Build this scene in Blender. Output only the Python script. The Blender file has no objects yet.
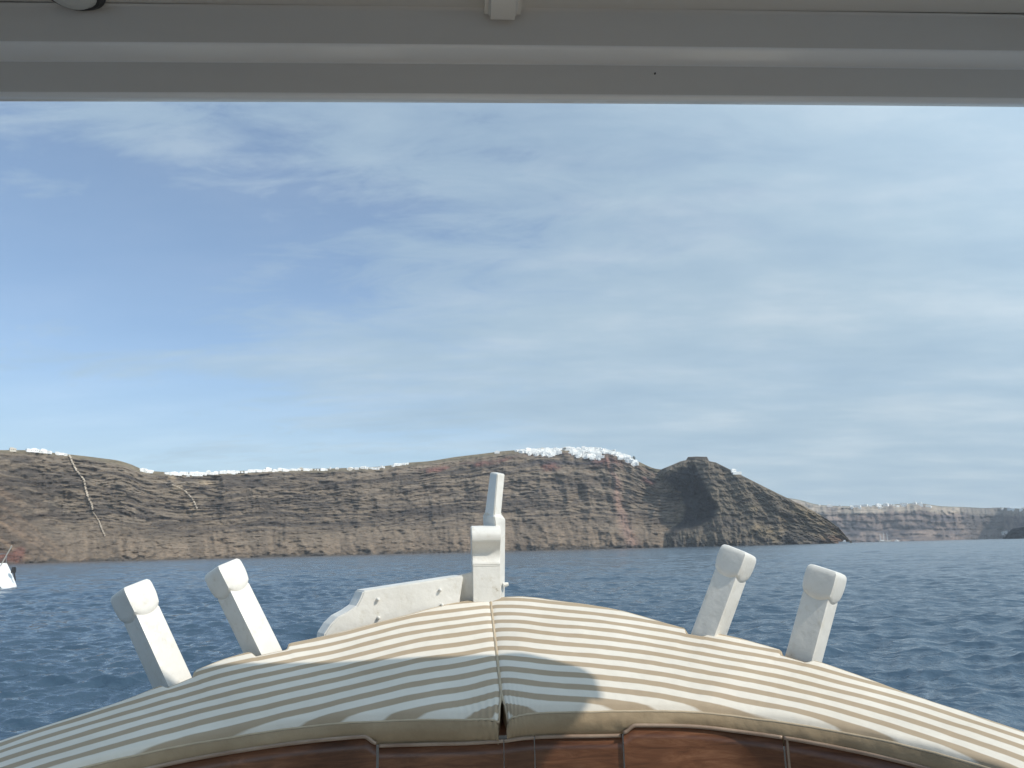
import bpy, math, random
import numpy as np
from mathutils import Vector, Matrix

random.seed(7)
rng = np.random.default_rng(11)
scn = bpy.context.scene
col = scn.collection
R = math.radians

# ------------------------------------------------------------------ camera
F = 770.0
CAMZ = 2.0
HORZ_L, HORZ_R = 562.8, 538.0                 # waterline left / right edge
ROLL = math.atan((HORZ_L - HORZ_R) / 1024.0)
PITCH = math.atan(((HORZ_L + HORZ_R) / 2 - 384) * math.cos(ROLL) / F)
fwd = Vector((0, math.cos(PITCH), math.sin(PITCH)))
right0 = Vector((1, 0, 0))
up0 = right0.cross(fwd)
# the camera is rolled so that the horizon drops to the left in the frame
cr, sr = math.cos(ROLL), math.sin(ROLL)
right = right0 * cr - up0 * sr * -1.0 * -1.0
right = (right0 * cr - up0 * sr)
up = (up0 * cr + right0 * sr)
CAM = Vector((0, 0, CAMZ))
cam_d = bpy.data.cameras.new('camera')
cam = bpy.data.objects.new('camera', cam_d)
col.objects.link(cam)
M = Matrix((right, up, -fwd)).transposed().to_4x4()
M.translation = CAM
cam.matrix_world = M
cam_d.sensor_width = 36.0
cam_d.lens = F / 1024.0 * 36.0
cam_d.clip_start = 0.05
cam_d.clip_end = 60000
scn.camera = cam


def ray(px, py):
    return fwd + right * ((px - 512) / F) + up * ((384 - py) / F)


def at(px, py, d):
    """survey helper: the point seen in the photo at (px, py), d metres deep"""
    return CAM + ray(px, py) * d


# ------------------------------------------------------------------ helpers
def link(o, parent=None):
    col.objects.link(o)
    if parent is not None:
        o.parent = parent
    return o


def mesh_obj(name, verts, faces, m, parent=None, smooth=False):
    me = bpy.data.meshes.new(name)
    me.from_pydata([tuple(v) for v in verts], [], faces)
    me.validate()
    me.update()
    if smooth:
        me.polygons.foreach_set('use_smooth', [True] * len(me.polygons))
    ms = m if isinstance(m, (list, tuple)) else [m]
    for x in ms:
        me.materials.append(x)
    return link(bpy.data.objects.new(name, me), parent)


def grid_mesh(name, P, m, parent=None, smooth=True, wrap=False):
    """P: (rows, cols, 3) array"""
    r, c = P.shape[:2]
    me = bpy.data.meshes.new(name)
    idx = np.arange(r * c).reshape(r, c)
    if wrap:
        idx = np.concatenate([idx, idx[:, :1]], 1)
    q = np.stack([idx[:-1, :-1], idx[:-1, 1:], idx[1:, 1:], idx[1:, :-1]], -1).reshape(-1, 4)
    me.vertices.add(r * c)
    me.vertices.foreach_set('co', P.reshape(-1).astype(np.float32))
    me.loops.add(q.size)
    me.loops.foreach_set('vertex_index', q.reshape(-1).astype(np.int32))
    me.polygons.add(len(q))
    me.polygons.foreach_set('loop_start', (np.arange(len(q)) * 4).astype(np.int32))
    me.polygons.foreach_set('loop_total', np.full(len(q), 4, np.int32))
    me.update(calc_edges=True)
    if smooth:
        me.polygons.foreach_set('use_smooth', np.ones(len(q), bool))
    me.materials.append(m)
    return link(bpy.data.objects.new(name, me), parent)


def set_attr(o, name, arr, kind='FLOAT'):
    a = o.data.attributes.new(name, kind, 'POINT')
    if kind == 'FLOAT':
        a.data.foreach_set('value', np.asarray(arr, np.float32).reshape(-1))
    else:
        arr = np.asarray(arr, np.float32).reshape(-1, 3)
        arr = np.concatenate([arr, np.ones((len(arr), 1), np.float32)], 1)
        a.data.foreach_set('color', arr.reshape(-1))


class MB:
    def __init__(s):
        s.v, s.f, s.mi = [], [], []

    def add(s, vs, fs, mi=0):
        n = len(s.v)
        s.v += [Vector(v) for v in vs]
        s.f += [tuple(n + i for i in f) for f in fs]
        s.mi += [mi] * len(fs)

    def box(s, c, size, rot=None, mi=0, taper=1.0):
        hx, hy, hz = size[0] / 2, size[1] / 2, size[2] / 2
        vs = []
        for z, k in ((-hz, 1.0), (hz, taper)):
            for x, y in ((-hx, -hy), (hx, -hy), (hx, hy), (-hx, hy)):
                p = Vector((x * k, y * k, z))
                if rot is not None:
                    p = rot @ p
                vs.append(p + Vector(c))
        s.add(vs, [(3, 2, 1, 0), (4, 5, 6, 7), (0, 1, 5, 4), (1, 2, 6, 5), (2, 3, 7, 6), (3, 0, 4, 7)], mi)

    def tube(s, pts, rad, n=8, mi=0):
        pts = [Vector(p) for p in pts]
        rings = []
        for i, p in enumerate(pts):
            d = (pts[min(i + 1, len(pts) - 1)] - pts[max(i - 1, 0)]).normalized()
            a = d.cross(Vector((0, 0, 1)))
            if a.length < 1e-3:
                a = d.cross(Vector((1, 0, 0)))
            a.normalize()
            b = d.cross(a)
            rr = rad[i] if isinstance(rad, (list, tuple)) else rad
            rings.append([p + a * rr * math.cos(2 * math.pi * k / n) + b * rr * math.sin(2 * math.pi * k / n) for k in range(n)])
        vs = [v for r_ in rings for v in r_]
        fs = []
        for i in range(len(rings) - 1):
            for k in range(n):
                k2 = (k + 1) % n
                fs.append((i * n + k, i * n + k2, (i + 1) * n + k2, (i + 1) * n + k))
        fs.append(tuple(range(n - 1, -1, -1)))
        fs.append(tuple((len(rings) - 1) * n + k for k in range(n)))
        s.add(vs, fs, mi)

    def prism(s, poly, vec, mi=0):
        """poly: planar loop of 3D points; vec: extrusion"""
        n = len(poly)
        poly = [Vector(p) for p in poly]
        vs = poly + [p + Vector(vec) for p in poly]
        fs = [tuple(range(n)), tuple(range(2 * n - 1, n - 1, -1))]
        for i in range(n):
            j = (i + 1) % n
            fs.append((i, i + n, j + n, j))
        s.add(vs, fs, mi)

    def build(s, name, m, parent=None, smooth=False, bevel=0.0, seg=2):
        o = mesh_obj(name, s.v, s.f, m, parent, smooth)
        for p, k in zip(o.data.polygons, s.mi):
            p.material_index = k
        import bmesh
        bm = bmesh.new()
        bm.from_mesh(o.data)
        bmesh.ops.recalc_face_normals(bm, faces=bm.faces)
        if bevel > 0:
            bmesh.ops.bevel(bm, geom=[e for e in bm.edges if len(e.link_faces) == 2 and e.calc_face_angle(0) > 0.5],
                            offset=bevel, segments=seg, affect='EDGES', clamp_overlap=True)
        bm.to_mesh(o.data)
        bm.free()
        return o


def empty(name, loc, rz=0.0):
    o = bpy.data.objects.new(name, None)
    o.empty_display_size = 0.3
    o.location = loc
    o.rotation_euler = (0, 0, rz)
    return link(o)


def tag(o, label=None, cat=None, group=None, kind=None):
    if label: o['label'] = label
    if cat: o['category'] = cat
    if group: o['group'] = group
    if kind: o['kind'] = kind
    return o


# ------------------------------------------------------------------ numpy noise
def _hash(ix, iy, seed):
    h = (ix.astype(np.int64) * 374761393 + iy.astype(np.int64) * 668265263 + seed * 974711) & 0x7fffffff
    h = ((h ^ (h >> 13)) * 1274126177) & 0x7fffffff
    h = h ^ (h >> 16)
    return (h & 0xffff) / 65535.0


def vnoise(x, y, seed=0):
    x, y = np.broadcast_arrays(np.asarray(x, float), np.asarray(y, float))
    ix, iy = np.floor(x), np.floor(y)
    fx, fy = x - ix, y - iy
    fx = fx * fx * (3 - 2 * fx)
    fy = fy * fy * (3 - 2 * fy)
    a, b = _hash(ix, iy, seed), _hash(ix + 1, iy, seed)
    c, d = _hash(ix, iy + 1, seed), _hash(ix + 1, iy + 1, seed)
    return (a * (1 - fx) + b * fx) * (1 - fy) + (c * (1 - fx) + d * fx) * fy


def fbm(x, y, seed=0, o=5, gain=0.5):
    s, a, t = 0, 1.0, 0
    for k in range(o):
        s = s + a * vnoise(x * 2 ** k + 13.1 * k, y * 2 ** k - 7.7 * k, seed + k)
        t += a
        a *= gain
    return s / t


def ridged(x, y, seed=0, o=4):
    s, a, t = 0, 1.0, 0
    for k in range(o):
        s = s + a * (1 - np.abs(2 * vnoise(x * 2 ** k, y * 2 ** k, seed + k) - 1))
        t += a
        a *= 0.5
    return s / t


def sstep(a, b, x):
    t = np.clip((x - a) / (b - a), 0, 1)
    return t * t * (3 - 2 * t)


def spline(xs, ys, q):
    """monotone-ish cubic (Catmull-Rom on a non-uniform table)"""
    xs, ys, q = np.asarray(xs, float), np.asarray(ys, float), np.asarray(q, float)
    m = np.gradient(ys, xs)
    i = np.clip(np.searchsorted(xs, q) - 1, 0, len(xs) - 2)
    h = xs[i + 1] - xs[i]
    t = np.clip((q - xs[i]) / h, 0, 1)
    return ((2 * t**3 - 3 * t**2 + 1) * ys[i] + (t**3 - 2 * t**2 + t) * h * m[i]
            + (-2 * t**3 + 3 * t**2) * ys[i + 1] + (t**3 - t**2) * h * m[i + 1])


# ------------------------------------------------------------------ materials
def mat(name, base=(0.5, 0.5, 0.5), rough=0.5, spec=0.5):
    m = bpy.data.materials.new(name)
    m.use_nodes = True
    nt = m.node_tree
    b = nt.nodes['Principled BSDF']
    b.inputs['Base Color'].default_value = (*base, 1)
    b.inputs['Roughness'].default_value = rough
    b.inputs['Specular IOR Level'].default_value = spec
    return m, nt, b


def N(nt, t, **kw):
    n = nt.nodes.new(t)
    for k, v in kw.items():
        if k in n.inputs:
            n.inputs[k].default_value = v
        else:
            setattr(n, k, v)
    return n


def ramp(nt, stops):
    n = nt.nodes.new('ShaderNodeValToRGB')
    e = n.color_ramp.elements
    while len(e) < len(stops):
        e.new(0.5)
    for el, (p, c) in zip(e, stops):
        el.position = p
        el.color = (*c, 1) if len(c) == 3 else c
    return n


def noisy(name, c1, c2, scale, rough, bump=0.0, bscale=None, stretch=(1, 1, 1), detail=6, bdist=0.01, spec=0.5):
    m, nt, b = mat(name, c1, rough, spec)
    tc = N(nt, 'ShaderNodeTexCoord')
    mp = N(nt, 'ShaderNodeMapping')
    mp.inputs['Scale'].default_value = stretch
    nt.links.new(tc.outputs['Object'], mp.inputs['Vector'])
    n = N(nt, 'ShaderNodeTexNoise', Scale=scale, Detail=detail, Roughness=0.6)
    nt.links.new(mp.outputs[0], n.inputs['Vector'])
    r = ramp(nt, [(0.35, c1), (0.65, c2)])
    nt.links.new(n.outputs['Fac'], r.inputs['Fac'])
    nt.links.new(r.outputs['Color'], b.inputs['Base Color'])
    if bump:
        n2 = N(nt, 'ShaderNodeTexNoise', Scale=bscale or scale, Detail=5)
        nt.links.new(mp.outputs[0], n2.inputs['Vector'])
        bp = N(nt, 'ShaderNodeBump', Strength=bump, Distance=bdist)
        nt.links.new(n2.outputs['Fac'], bp.inputs['Height'])
        nt.links.new(bp.outputs['Normal'], b.inputs['Normal'])
    return m


def painted():
    m = noisy('white_paint', (0.75, 0.73, 0.68), (0.68, 0.66, 0.61), 9, 0.4, 0.5, 30, bdist=0.005)
    nt = m.node_tree
    L = nt.links.new
    b = nt.nodes['Principled BSDF']
    old = b.inputs['Base Color'].links[0].from_socket
    tc = N(nt, 'ShaderNodeTexCoord')
    n = N(nt, 'ShaderNodeTexNoise', Scale=26.0, Detail=8, Roughness=0.72)
    L(tc.outputs['Object'], n.inputs['Vector'])
    r = ramp(nt, [(0.27, (0.45, 0.40, 0.33)), (0.335, (0.90, 0.88, 0.84)), (0.46, (1, 1, 1))])
    L(n.outputs['Fac'], r.inputs['Fac'])
    mx = N(nt, 'ShaderNodeMix', data_type='RGBA', blend_type='MULTIPLY')
    mx.inputs['Factor'].default_value = 1
    L(old, mx.inputs[6])
    L(r.outputs['Color'], mx.inputs[7])
    L(mx.outputs[2], b.inputs['Base Color'])
    return m


white_paint = painted()
roof_paint = noisy('roof_paint', (0.72, 0.69, 0.635), (0.67, 0.64, 0.59), 3.0, 0.25, 0.12, 30, stretch=(0.25, 1, 1), bdist=0.003)
gloss_white = noisy('gloss_white', (0.90, 0.89, 0.86), (0.85, 0.84, 0.81), 5, 0.12, 0.1, 24, stretch=(0.25, 1, 1), bdist=0.002)
dark_metal, _, _ = mat('dark_metal', (0.03, 0.03, 0.032), 0.45)
steel, _, sb_ = mat('steel', (0.5, 0.5, 0.5), 0.3)
sb_.inputs['Metallic'].default_value = 1.0
lamp_glass, _, _ = mat('lamp_glass', (0.55, 0.55, 0.52), 0.2)
hull_white = noisy('hull_white', (0.80, 0.80, 0.78), (0.74, 0.74, 0.72), 0.8, 0.3)
far_white, _, _ = mat('whitewash', (0.88, 0.87, 0.84), 0.8)
far_cream, _, _ = mat('cream_wash', (0.62, 0.56, 0.47), 0.8)
opening_dark, _, _ = mat('opening_dark', (0.06, 0.07, 0.09), 0.5)
boot_black, _, _ = mat('boot_black', (0.02, 0.022, 0.025), 0.4)
grey_cover = noisy('grey_cover', (0.22, 0.24, 0.27), (0.17, 0.19, 0.22), 3, 0.8)
deck_grey, _, _ = mat('deck_grey', (0.42, 0.40, 0.36), 0.7)
tree_green = noisy('tree_green', (0.035, 0.05, 0.03), (0.06, 0.075, 0.045), 0.8, 0.8)
bark = noisy('bark', (0.09, 0.07, 0.05), (0.06, 0.045, 0.03), 2, 0.9)
edge_trim = noisy('edge_trim', (0.36, 0.27, 0.20), (0.26, 0.18, 0.13), 16, 0.4)


def wood_mat():
    m, nt, b = mat('varnished_mahogany', (0.13, 0.04, 0.015), 0.32)
    tc = N(nt, 'ShaderNodeTexCoord')
    mp = N(nt, 'ShaderNodeMapping')
    mp.inputs['Scale'].default_value = (4.0, 4.0, 30.0)
    n = N(nt, 'ShaderNodeTexNoise', Scale=2.2, Detail=9, Roughness=0.72, Distortion=0.9)
    r = ramp(nt, [(0.28, (0.065, 0.024, 0.011)), (0.5, (0.150, 0.060, 0.028)), (0.72, (0.250, 0.118, 0.062))])
    n2 = N(nt, 'ShaderNodeTexNoise', Scale=5.0, Detail=3)
    r2 = ramp(nt, [(0.3, (0.55, 0.52, 0.5)), (0.7, (1.2, 1.2, 1.2))])
    mx = N(nt, 'ShaderNodeMix', data_type='RGBA', blend_type='MULTIPLY')
    mx.inputs['Factor'].default_value = 1
    L = nt.links.new
    L(tc.outputs['Object'], mp.inputs['Vector'])
    L(mp.outputs[0], n.inputs['Vector'])
    L(tc.outputs['Object'], n2.inputs['Vector'])
    L(n.outputs['Fac'], r.inputs['Fac'])
    L(n2.outputs['Fac'], r2.inputs['Fac'])
    L(r.outputs['Color'], mx.inputs[6])
    L(r2.outputs['Color'], mx.inputs[7])
    L(mx.outputs[2], b.inputs['Base Color'])
    b.inputs['Coat Weight'].default_value = 0.25
    b.inputs['Coat Roughness'].default_value = 0.2
    return m


wood = wood_mat()
teak = noisy('teak', (0.46, 0.37, 0.27), (0.38, 0.30, 0.21), 2, 0.6, stretch=(12, 1, 1))


def stripe_mat():
    m, nt, b = mat('striped_canvas', (0.7, 0.7, 0.7), 0.85, 0.2)
    L = nt.links.new
    at_ = N(nt, 'ShaderNodeAttribute', attribute_name='stripe')
    tc = N(nt, 'ShaderNodeTexCoord')
    nz = N(nt, 'ShaderNodeTexNoise', Scale=9.0, Detail=2)
    L(tc.outputs['Object'], nz.inputs['Vector'])
    wob = N(nt, 'ShaderNodeMath', operation='MULTIPLY_ADD')
    wob.inputs[1].default_value = 0.04
    L(nz.outputs['Fac'], wob.inputs[0])
    L(at_.outputs['Fac'], wob.inputs[2])
    off = N(nt, 'ShaderNodeMath', operation='ADD')
    off.inputs[1].default_value = 0.45
    L(wob.outputs[0], off.inputs[0])
    fr = N(nt, 'ShaderNodeMath', operation='FRACT')
    L(off.outputs[0], fr.inputs[0])
    sb = N(nt, 'ShaderNodeMath', operation='SUBTRACT')
    sb.inputs[1].default_value = 0.5
    L(fr.outputs[0], sb.inputs[0])
    ab = N(nt, 'ShaderNodeMath', operation='ABSOLUTE')
    L(sb.outputs[0], ab.inputs[0])
    rp = ramp(nt, [(0.20, (0.405, 0.32, 0.225)), (0.26, (0.72, 0.67, 0.585))])
    L(ab.outputs[0], rp.inputs['Fac'])
    # light soiling of the cloth
    n3 = N(nt, 'ShaderNodeTexNoise', Scale=4.0, Detail=5, Roughness=0.6)
    L(tc.outputs['Object'], n3.inputs['Vector'])
    r3 = ramp(nt, [(0.3, (0.90, 0.89, 0.87)), (0.65, (1, 1, 1))])
    L(n3.outputs['Fac'], r3.inputs['Fac'])
    mx = N(nt, 'ShaderNodeMix', data_type='RGBA', blend_type='MULTIPLY')
    mx.inputs['Factor'].default_value = 1
    L(rp.outputs['Color'], mx.inputs[6])
    L(r3.outputs['Color'], mx.inputs[7])
    L(mx.outputs[2], b.inputs['Base Color'])
    # weave and soft puckers
    w = N(nt, 'ShaderNodeTexNoise', Scale=420.0, Detail=2)
    L(tc.outputs['Object'], w.inputs['Vector'])
    w2 = N(nt, 'ShaderNodeTexNoise', Scale=14.0, Detail=3)
    L(tc.outputs['Object'], w2.inputs['Vector'])
    bp = N(nt, 'ShaderNodeBump', Strength=0.35, Distance=0.001)
    bp2 = N(nt, 'ShaderNodeBump', Strength=0.35, Distance=0.012)
    L(w.outputs['Fac'], bp.inputs['Height'])
    L(w2.outputs['Fac'], bp2.inputs['Height'])
    L(bp2.outputs['Normal'], bp.inputs['Normal'])
    L(bp.outputs['Normal'], b.inputs['Normal'])
    return m


canvas = stripe_mat()
tan_cloth = noisy('tan_canvas', (0.37, 0.285, 0.185), (0.29, 0.22, 0.14), 7, 0.85, 0.5, 26, bdist=0.008, spec=0.2)
piping_cloth = noisy('piping_cloth', (0.50, 0.41, 0.29), (0.43, 0.35, 0.25), 30, 0.85, spec=0.2)


def rock_mat(name, fine, bump, rough=0.95):
    m, nt, b = mat(name, (0.2, 0.15, 0.12), rough, 0.15)
    L = nt.links.new
    a = N(nt, 'ShaderNodeAttribute', attribute_name='rock')
    tc = N(nt, 'ShaderNodeTexCoord')
    mp = N(nt, 'ShaderNodeMapping')
    mp.inputs['Scale'].default_value = (0.8, 0.8, 3.4)
    L(tc.outputs['Object'], mp.inputs['Vector'])
    n = N(nt, 'ShaderNodeTexNoise', Scale=fine, Detail=7, Roughness=0.7)
    L(mp.outputs[0], n.inputs['Vector'])
    r = ramp(nt, [(0.30, (0.55, 0.56, 0.58)), (0.5, (1, 1, 1)), (0.70, (1.45, 1.42, 1.4))])
    L(n.outputs['Fac'], r.inputs['Fac'])
    mx = N(nt, 'ShaderNodeMix', data_type='RGBA', blend_type='MULTIPLY')
    mx.inputs['Factor'].default_value = 1
    L(a.outputs['Color'], mx.inputs[6])
    L(r.outputs['Color'], mx.inputs[7])
    L(mx.outputs[2], b.inputs['Base Color'])
    bp = N(nt, 'ShaderNodeBump', Strength=0.8, Distance=bump)
    L(n.outputs['Fac'], bp.inputs['Height'])
    L(bp.outputs['Normal'], b.inputs['Normal'])
    return m


cliff_rock = rock_mat('cliff_rock', 0.06, 7.0)
far_rock = rock_mat('far_cliff_rock', 0.012, 22.0)
scree, _, _ = mat('pale_track', (0.46, 0.39, 0.31), 0.95, 0.1)


def water_mat():
    m, nt, b = mat('sea_water', (0.040, 0.072, 0.108), 0.08)
    b.inputs['IOR'].default_value = 1.333
    L = nt.links.new
    tc = N(nt, 'ShaderNodeTexCoord')
    mp = N(nt, 'ShaderNodeMapping')
    mp.inputs['Scale'].default_value = (0.55, 1.0, 1.0)
    mp.inputs['Rotation'].default_value = (0, 0, R(-12))
    L(tc.outputs['Object'], mp.inputs['Vector'])
    n1 = N(nt, 'ShaderNodeTexNoise', Scale=5.0, Detail=4, Roughness=0.6)
    n2 = N(nt, 'ShaderNodeTexNoise', Scale=0.9, Detail=6, Roughness=0.62)
    L(mp.outputs[0], n1.inputs['Vector'])
    L(mp.outputs[0], n2.inputs['Vector'])
    n3 = N(nt, 'ShaderNodeTexNoise', Scale=0.16, Detail=5, Roughness=0.6)
    L(mp.outputs[0], n3.inputs['Vector'])
    b3 = N(nt, 'ShaderNodeBump', Strength=0.35, Distance=1.0)
    L(n3.outputs['Fac'], b3.inputs['Height'])
    b1 = N(nt, 'ShaderNodeBump', Strength=0.6, Distance=0.05)
    b2 = N(nt, 'ShaderNodeBump', Strength=0.5, Distance=0.30)
    L(n2.outputs['Fac'], b2.inputs['Height'])
    L(n1.outputs['Fac'], b1.inputs['Height'])
    L(b3.outputs['Normal'], b2.inputs['Normal'])
    L(b2.outputs['Normal'], b1.inputs['Normal'])
    L(b1.outputs['Normal'], b.inputs['Normal'])
    ch = N(nt, 'ShaderNodeAttribute', attribute_name='chop')
    L(ch.outputs['Fac'], b.inputs['Roughness'])
    return m


sea = water_mat()

# ------------------------------------------------------------------ light and sky
SUN = Vector((0.92, -0.58, 1.0)).normalized()
sun_d = bpy.data.lights.new('sun', 'SUN')
sun_d.energy = 2.75
sun_d.angle = R(0.6)
sun_d.color = (1.0, 0.925, 0.81)
sun = link(bpy.data.objects.new('sun', sun_d))
sun.rotation_euler = SUN.to_track_quat('Z', 'Y').to_euler()
sun.location = (0, 0, 30)

w = bpy.data.worlds.new('World')
scn.world = w
w.use_nodes = True
nt = w.node_tree
L = nt.links.new
bg = nt.nodes['Background']
sky = N(nt, 'ShaderNodeTexSky', sky_type='NISHITA', sun_disc=False)
sky.sun_elevation = math.asin(SUN.z)
sky.sun_rotation = math.atan2(SUN.x, SUN.y)
sky.air_density = 1.0
sky.dust_density = 0.3
sky.ozone_density = 2.6
SKY_STRENGTH = 0.122
bg.inputs['Strength'].default_value = SKY_STRENGTH
tc = N(nt, 'ShaderNodeTexCoord')
sp = N(nt, 'ShaderNodeSeparateXYZ')
L(tc.outputs['Generated'], sp.inputs[0])
zz = N(nt, 'ShaderNodeMath', operation='MAXIMUM')
zz.inputs[1].default_value = 0.0
L(sp.outputs['Z'], zz.inputs[0])
za = N(nt, 'ShaderNodeMath', operation='ADD')
za.inputs[1].default_value = 0.14
L(zz.outputs[0], za.inputs[0])
dv = N(nt, 'ShaderNodeVectorMath', operation='DIVIDE')
cb = N(nt, 'ShaderNodeCombineXYZ')
for k in range(3):
    L(za.outputs[0], cb.inputs[k])
L(tc.outputs['Generated'], dv.inputs[0])
L(cb.outputs[0], dv.inputs[1])
mp = N(nt, 'ShaderNodeMapping')
mp.inputs['Rotation'].default_value = (0, 0, R(24))
mp.inputs['Scale'].default_value = (0.55, 1.15, 0.0)
mp.inputs['Location'].default_value = (3.1, 1.2, 0.0)
L(dv.outputs[0], mp.inputs['Vector'])
c1 = N(nt, 'ShaderNodeTexNoise', Scale=1.25, Detail=9, Roughness=0.56, Distortion=0.35)
L(mp.outputs[0], c1.inputs['Vector'])
# broad veil: thicker towards +X (right of the view) and towards the horizon
vx = N(nt, 'ShaderNodeSeparateXYZ')
L(dv.outputs[0], vx.inputs[0])
bias = N(nt, 'ShaderNodeMath', operation='MULTIPLY_ADD')
bias.inputs[1].default_value = 0.17
L(vx.outputs['X'], bias.inputs[0])
c3 = N(nt, 'ShaderNodeTexNoise', Scale=4.6, Detail=10, Roughness=0.68, Distortion=1.1)
L(mp.outputs[0], c3.inputs['Vector'])
c13 = N(nt, 'ShaderNodeMath', operation='MULTIPLY_ADD')
c13.inputs[1].default_value = 0.42
L(c3.outputs['Fac'], c13.inputs[0])
c1m = N(nt, 'ShaderNodeMath', operation='SUBTRACT')
c1m.inputs[1].default_value = 0.21
L(c1.outputs['Fac'], c1m.inputs[0])
L(c1m.outputs[0], c13.inputs[2])
L(c13.outputs[0], bias.inputs[2])
bias2 = N(nt, 'ShaderNodeMath', operation='MULTIPLY_ADD')
bias2.inputs[1].default_value = 0.020
L(vx.outputs['Y'], bias2.inputs[0])
L(bias.outputs[0], bias2.inputs[2])
cm = ramp(nt, [(0.32, (0.22, 0.22, 0.22)), (0.44, (0.62, 0.62, 0.62)), (0.60, (0.86, 0.86, 0.86)), (0.85, (0.95, 0.95, 0.95))])
L(bias2.outputs[0], cm.inputs['Fac'])
c2 = N(nt, 'ShaderNodeTexNoise', Scale=2.6, Detail=8, Roughness=0.6)
L(mp.outputs[0], c2.inputs['Vector'])
cc = ramp(nt, [(0.30, (2.55, 3.48, 4.32)), (0.50, (3.0, 3.9, 4.62)), (0.70, (3.75, 4.5, 5.05))])
L(c2.outputs['Fac'], cc.inputs['Fac'])
# thin cloud is brighter on the sun's side of the sky
sd = N(nt, 'ShaderNodeVectorMath', operation='DOT_PRODUCT')
sd.inputs[1].default_value = tuple(SUN)
L(tc.outputs['Generated'], sd.inputs[0])
sm = N(nt, 'ShaderNodeMath', operation='MAXIMUM')
sm.inputs[1].default_value = 0.0
L(sd.outputs['Value'], sm.inputs[0])
s2 = N(nt, 'ShaderNodeMath', operation='POWER')
s2.inputs[1].default_value = 1.6
L(sm.outputs[0], s2.inputs[0])
s3 = N(nt, 'ShaderNodeMath', operation='MULTIPLY_ADD')
s3.inputs[1].default_value = 1.35
s3.inputs[2].default_value = 1.0
L(s2.outputs[0], s3.inputs[0])
cbr = N(nt, 'ShaderNodeVectorMath', operation='SCALE')
L(cc.outputs['Color'], cbr.inputs[0])
L(s3.outputs[0], cbr.inputs['Scale'])
# low in the sky the veil closes up into even grey-blue
lowr = N(nt, 'ShaderNodeMapRange')
lowr.inputs['From Min'].default_value = 0.0
lowr.inputs['From Max'].default_value = 0.30
lowr.inputs['To Min'].default_value = 0.88
lowr.inputs['To Max'].default_value = 0.0
L(sp.outputs['Z'], lowr.inputs['Value'])
mxm = N(nt, 'ShaderNodeMath', operation='MAXIMUM')
L(cm.outputs['Color'], mxm.inputs[0])
L(lowr.outputs[0], mxm.inputs[1])
mxw = N(nt, 'ShaderNodeMix', data_type='RGBA')
L(mxm.outputs[0], mxw.inputs['Factor'])
L(sky.outputs[0], mxw.inputs[6])
L(cbr.outputs[0], mxw.inputs[7])
L(mxw.outputs[2], bg.inputs['Color'])

scn.view_settings.view_transform = 'Standard'
scn.view_settings.look = 'None'
scn.view_settings.gamma = 1
scn.view_settings.exposure = 0.32
scn.view_settings.use_curve_mapping = False
scn.cycles.max_bounces = 8
scn.cycles.volume_bounces = 0

# ------------------------------------------------------------------ the sea
def build_water():
    r1 = np.geomspace(2.2, 600.0, 1700)
    r2 = np.geomspace(720.0, 13500.0, 60)
    rr = np.concatenate([r1, r2])
    a1 = np.linspace(R(-46), R(46), 820)
    a2 = np.linspace(R(46), R(314), 180)[1:-1]
    aa = np.concatenate([a1, a2])
    Rg, Ag = np.meshgrid(rr, aa, indexing='ij')
    X, Y = Rg * np.sin(Ag), Rg * np.cos(Ag)
    Z = np.zeros_like(X)
    dr = np.gradient(rr)[:, None] * np.ones_like(Ag)
    inside = (np.abs(((Ag + np.pi) % (2 * np.pi)) - np.pi) < R(46.1)) * 1.0
    wr = np.random.default_rng(5)
    main = R(-75)                                    # wind sea runs obliquely across the view
    DX, DY = np.zeros_like(X), np.zeros_like(X)
    for k in range(80):
        lam = 0.20 * (9.0 / 0.20) ** (k / 79.0) * wr.uniform(0.9, 1.1)
        th = main + wr.normal(0, 0.5)
        kk = 2 * math.pi / lam
        steep = 0.068 if lam < 0.75 else (0.032 if lam < 1.6 else 0.014)
        amp = steep / kk * wr.uniform(0.6, 1.4)
        ph = wr.uniform(0, 6.28)
        fade = np.clip(lam / (dr * 2.2) - 1.0, 0, 1) * (0.35 + 0.65 * inside)
        arg = kk * (X * math.cos(th) + Y * math.sin(th)) + ph
        Z += amp * fade * np.cos(arg)
        DX -= 0.8 * amp * fade * math.cos(th) * np.sin(arg)
        DY -= 0.8 * amp * fade * math.sin(th) * np.sin(arg)
    # gusts: patches of rougher and calmer water
    g = 0.45 + 1.1 * fbm(X / 14.0, Y / 14.0, 3, 3)
    P = np.stack([X + DX * g, Y + DY * g, Z * g], -1)
    o = grid_mesh('water', P, sea, wrap=True)
    # wavelets too small for the mesh far out: they only blur the mirror image
    set_attr(o, 'chop', 0.05 + 0.09 * sstep(math.log(12), math.log(500), np.log(Rg)))
    tag(o, kind='structure')


build_water()

# ------------------------------------------------------------------ cliffs
ridge_px = [(-420, 458), (-200, 452), (-80, 449), (0, 450), (40, 451), (55, 453), (75, 455), (100, 458), (120, 461), (130, 464), (142, 469), (165, 472),
            (215, 472), (260, 470), (300, 469), (345, 468), (385, 466), (405, 463), (430, 461), (455, 457), (480, 454),
            (505, 451), (530, 449.5), (560, 449), (600, 449), (618, 453), (635, 460), (655, 468.5), (668, 470), (690, 472), (730, 480), (770, 505), (800, 535)]
shore_px = [(-420, 1250), (-200, 1400), (0, 1600), (150, 1850), (300, 2050), (450, 2220), (600, 2265), (650, 2262), (700, 2275), (800, 2450)]


def horizon_y(px):
    return HORZ_L + (HORZ_R - HORZ_L) * px / 1024.0


def az_el(px, py):
    d = ray(px, py)
    return math.atan2(d.x, d.y), d.z / math.hypot(d.x, d.y)


class Cliff:
    pass


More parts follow.
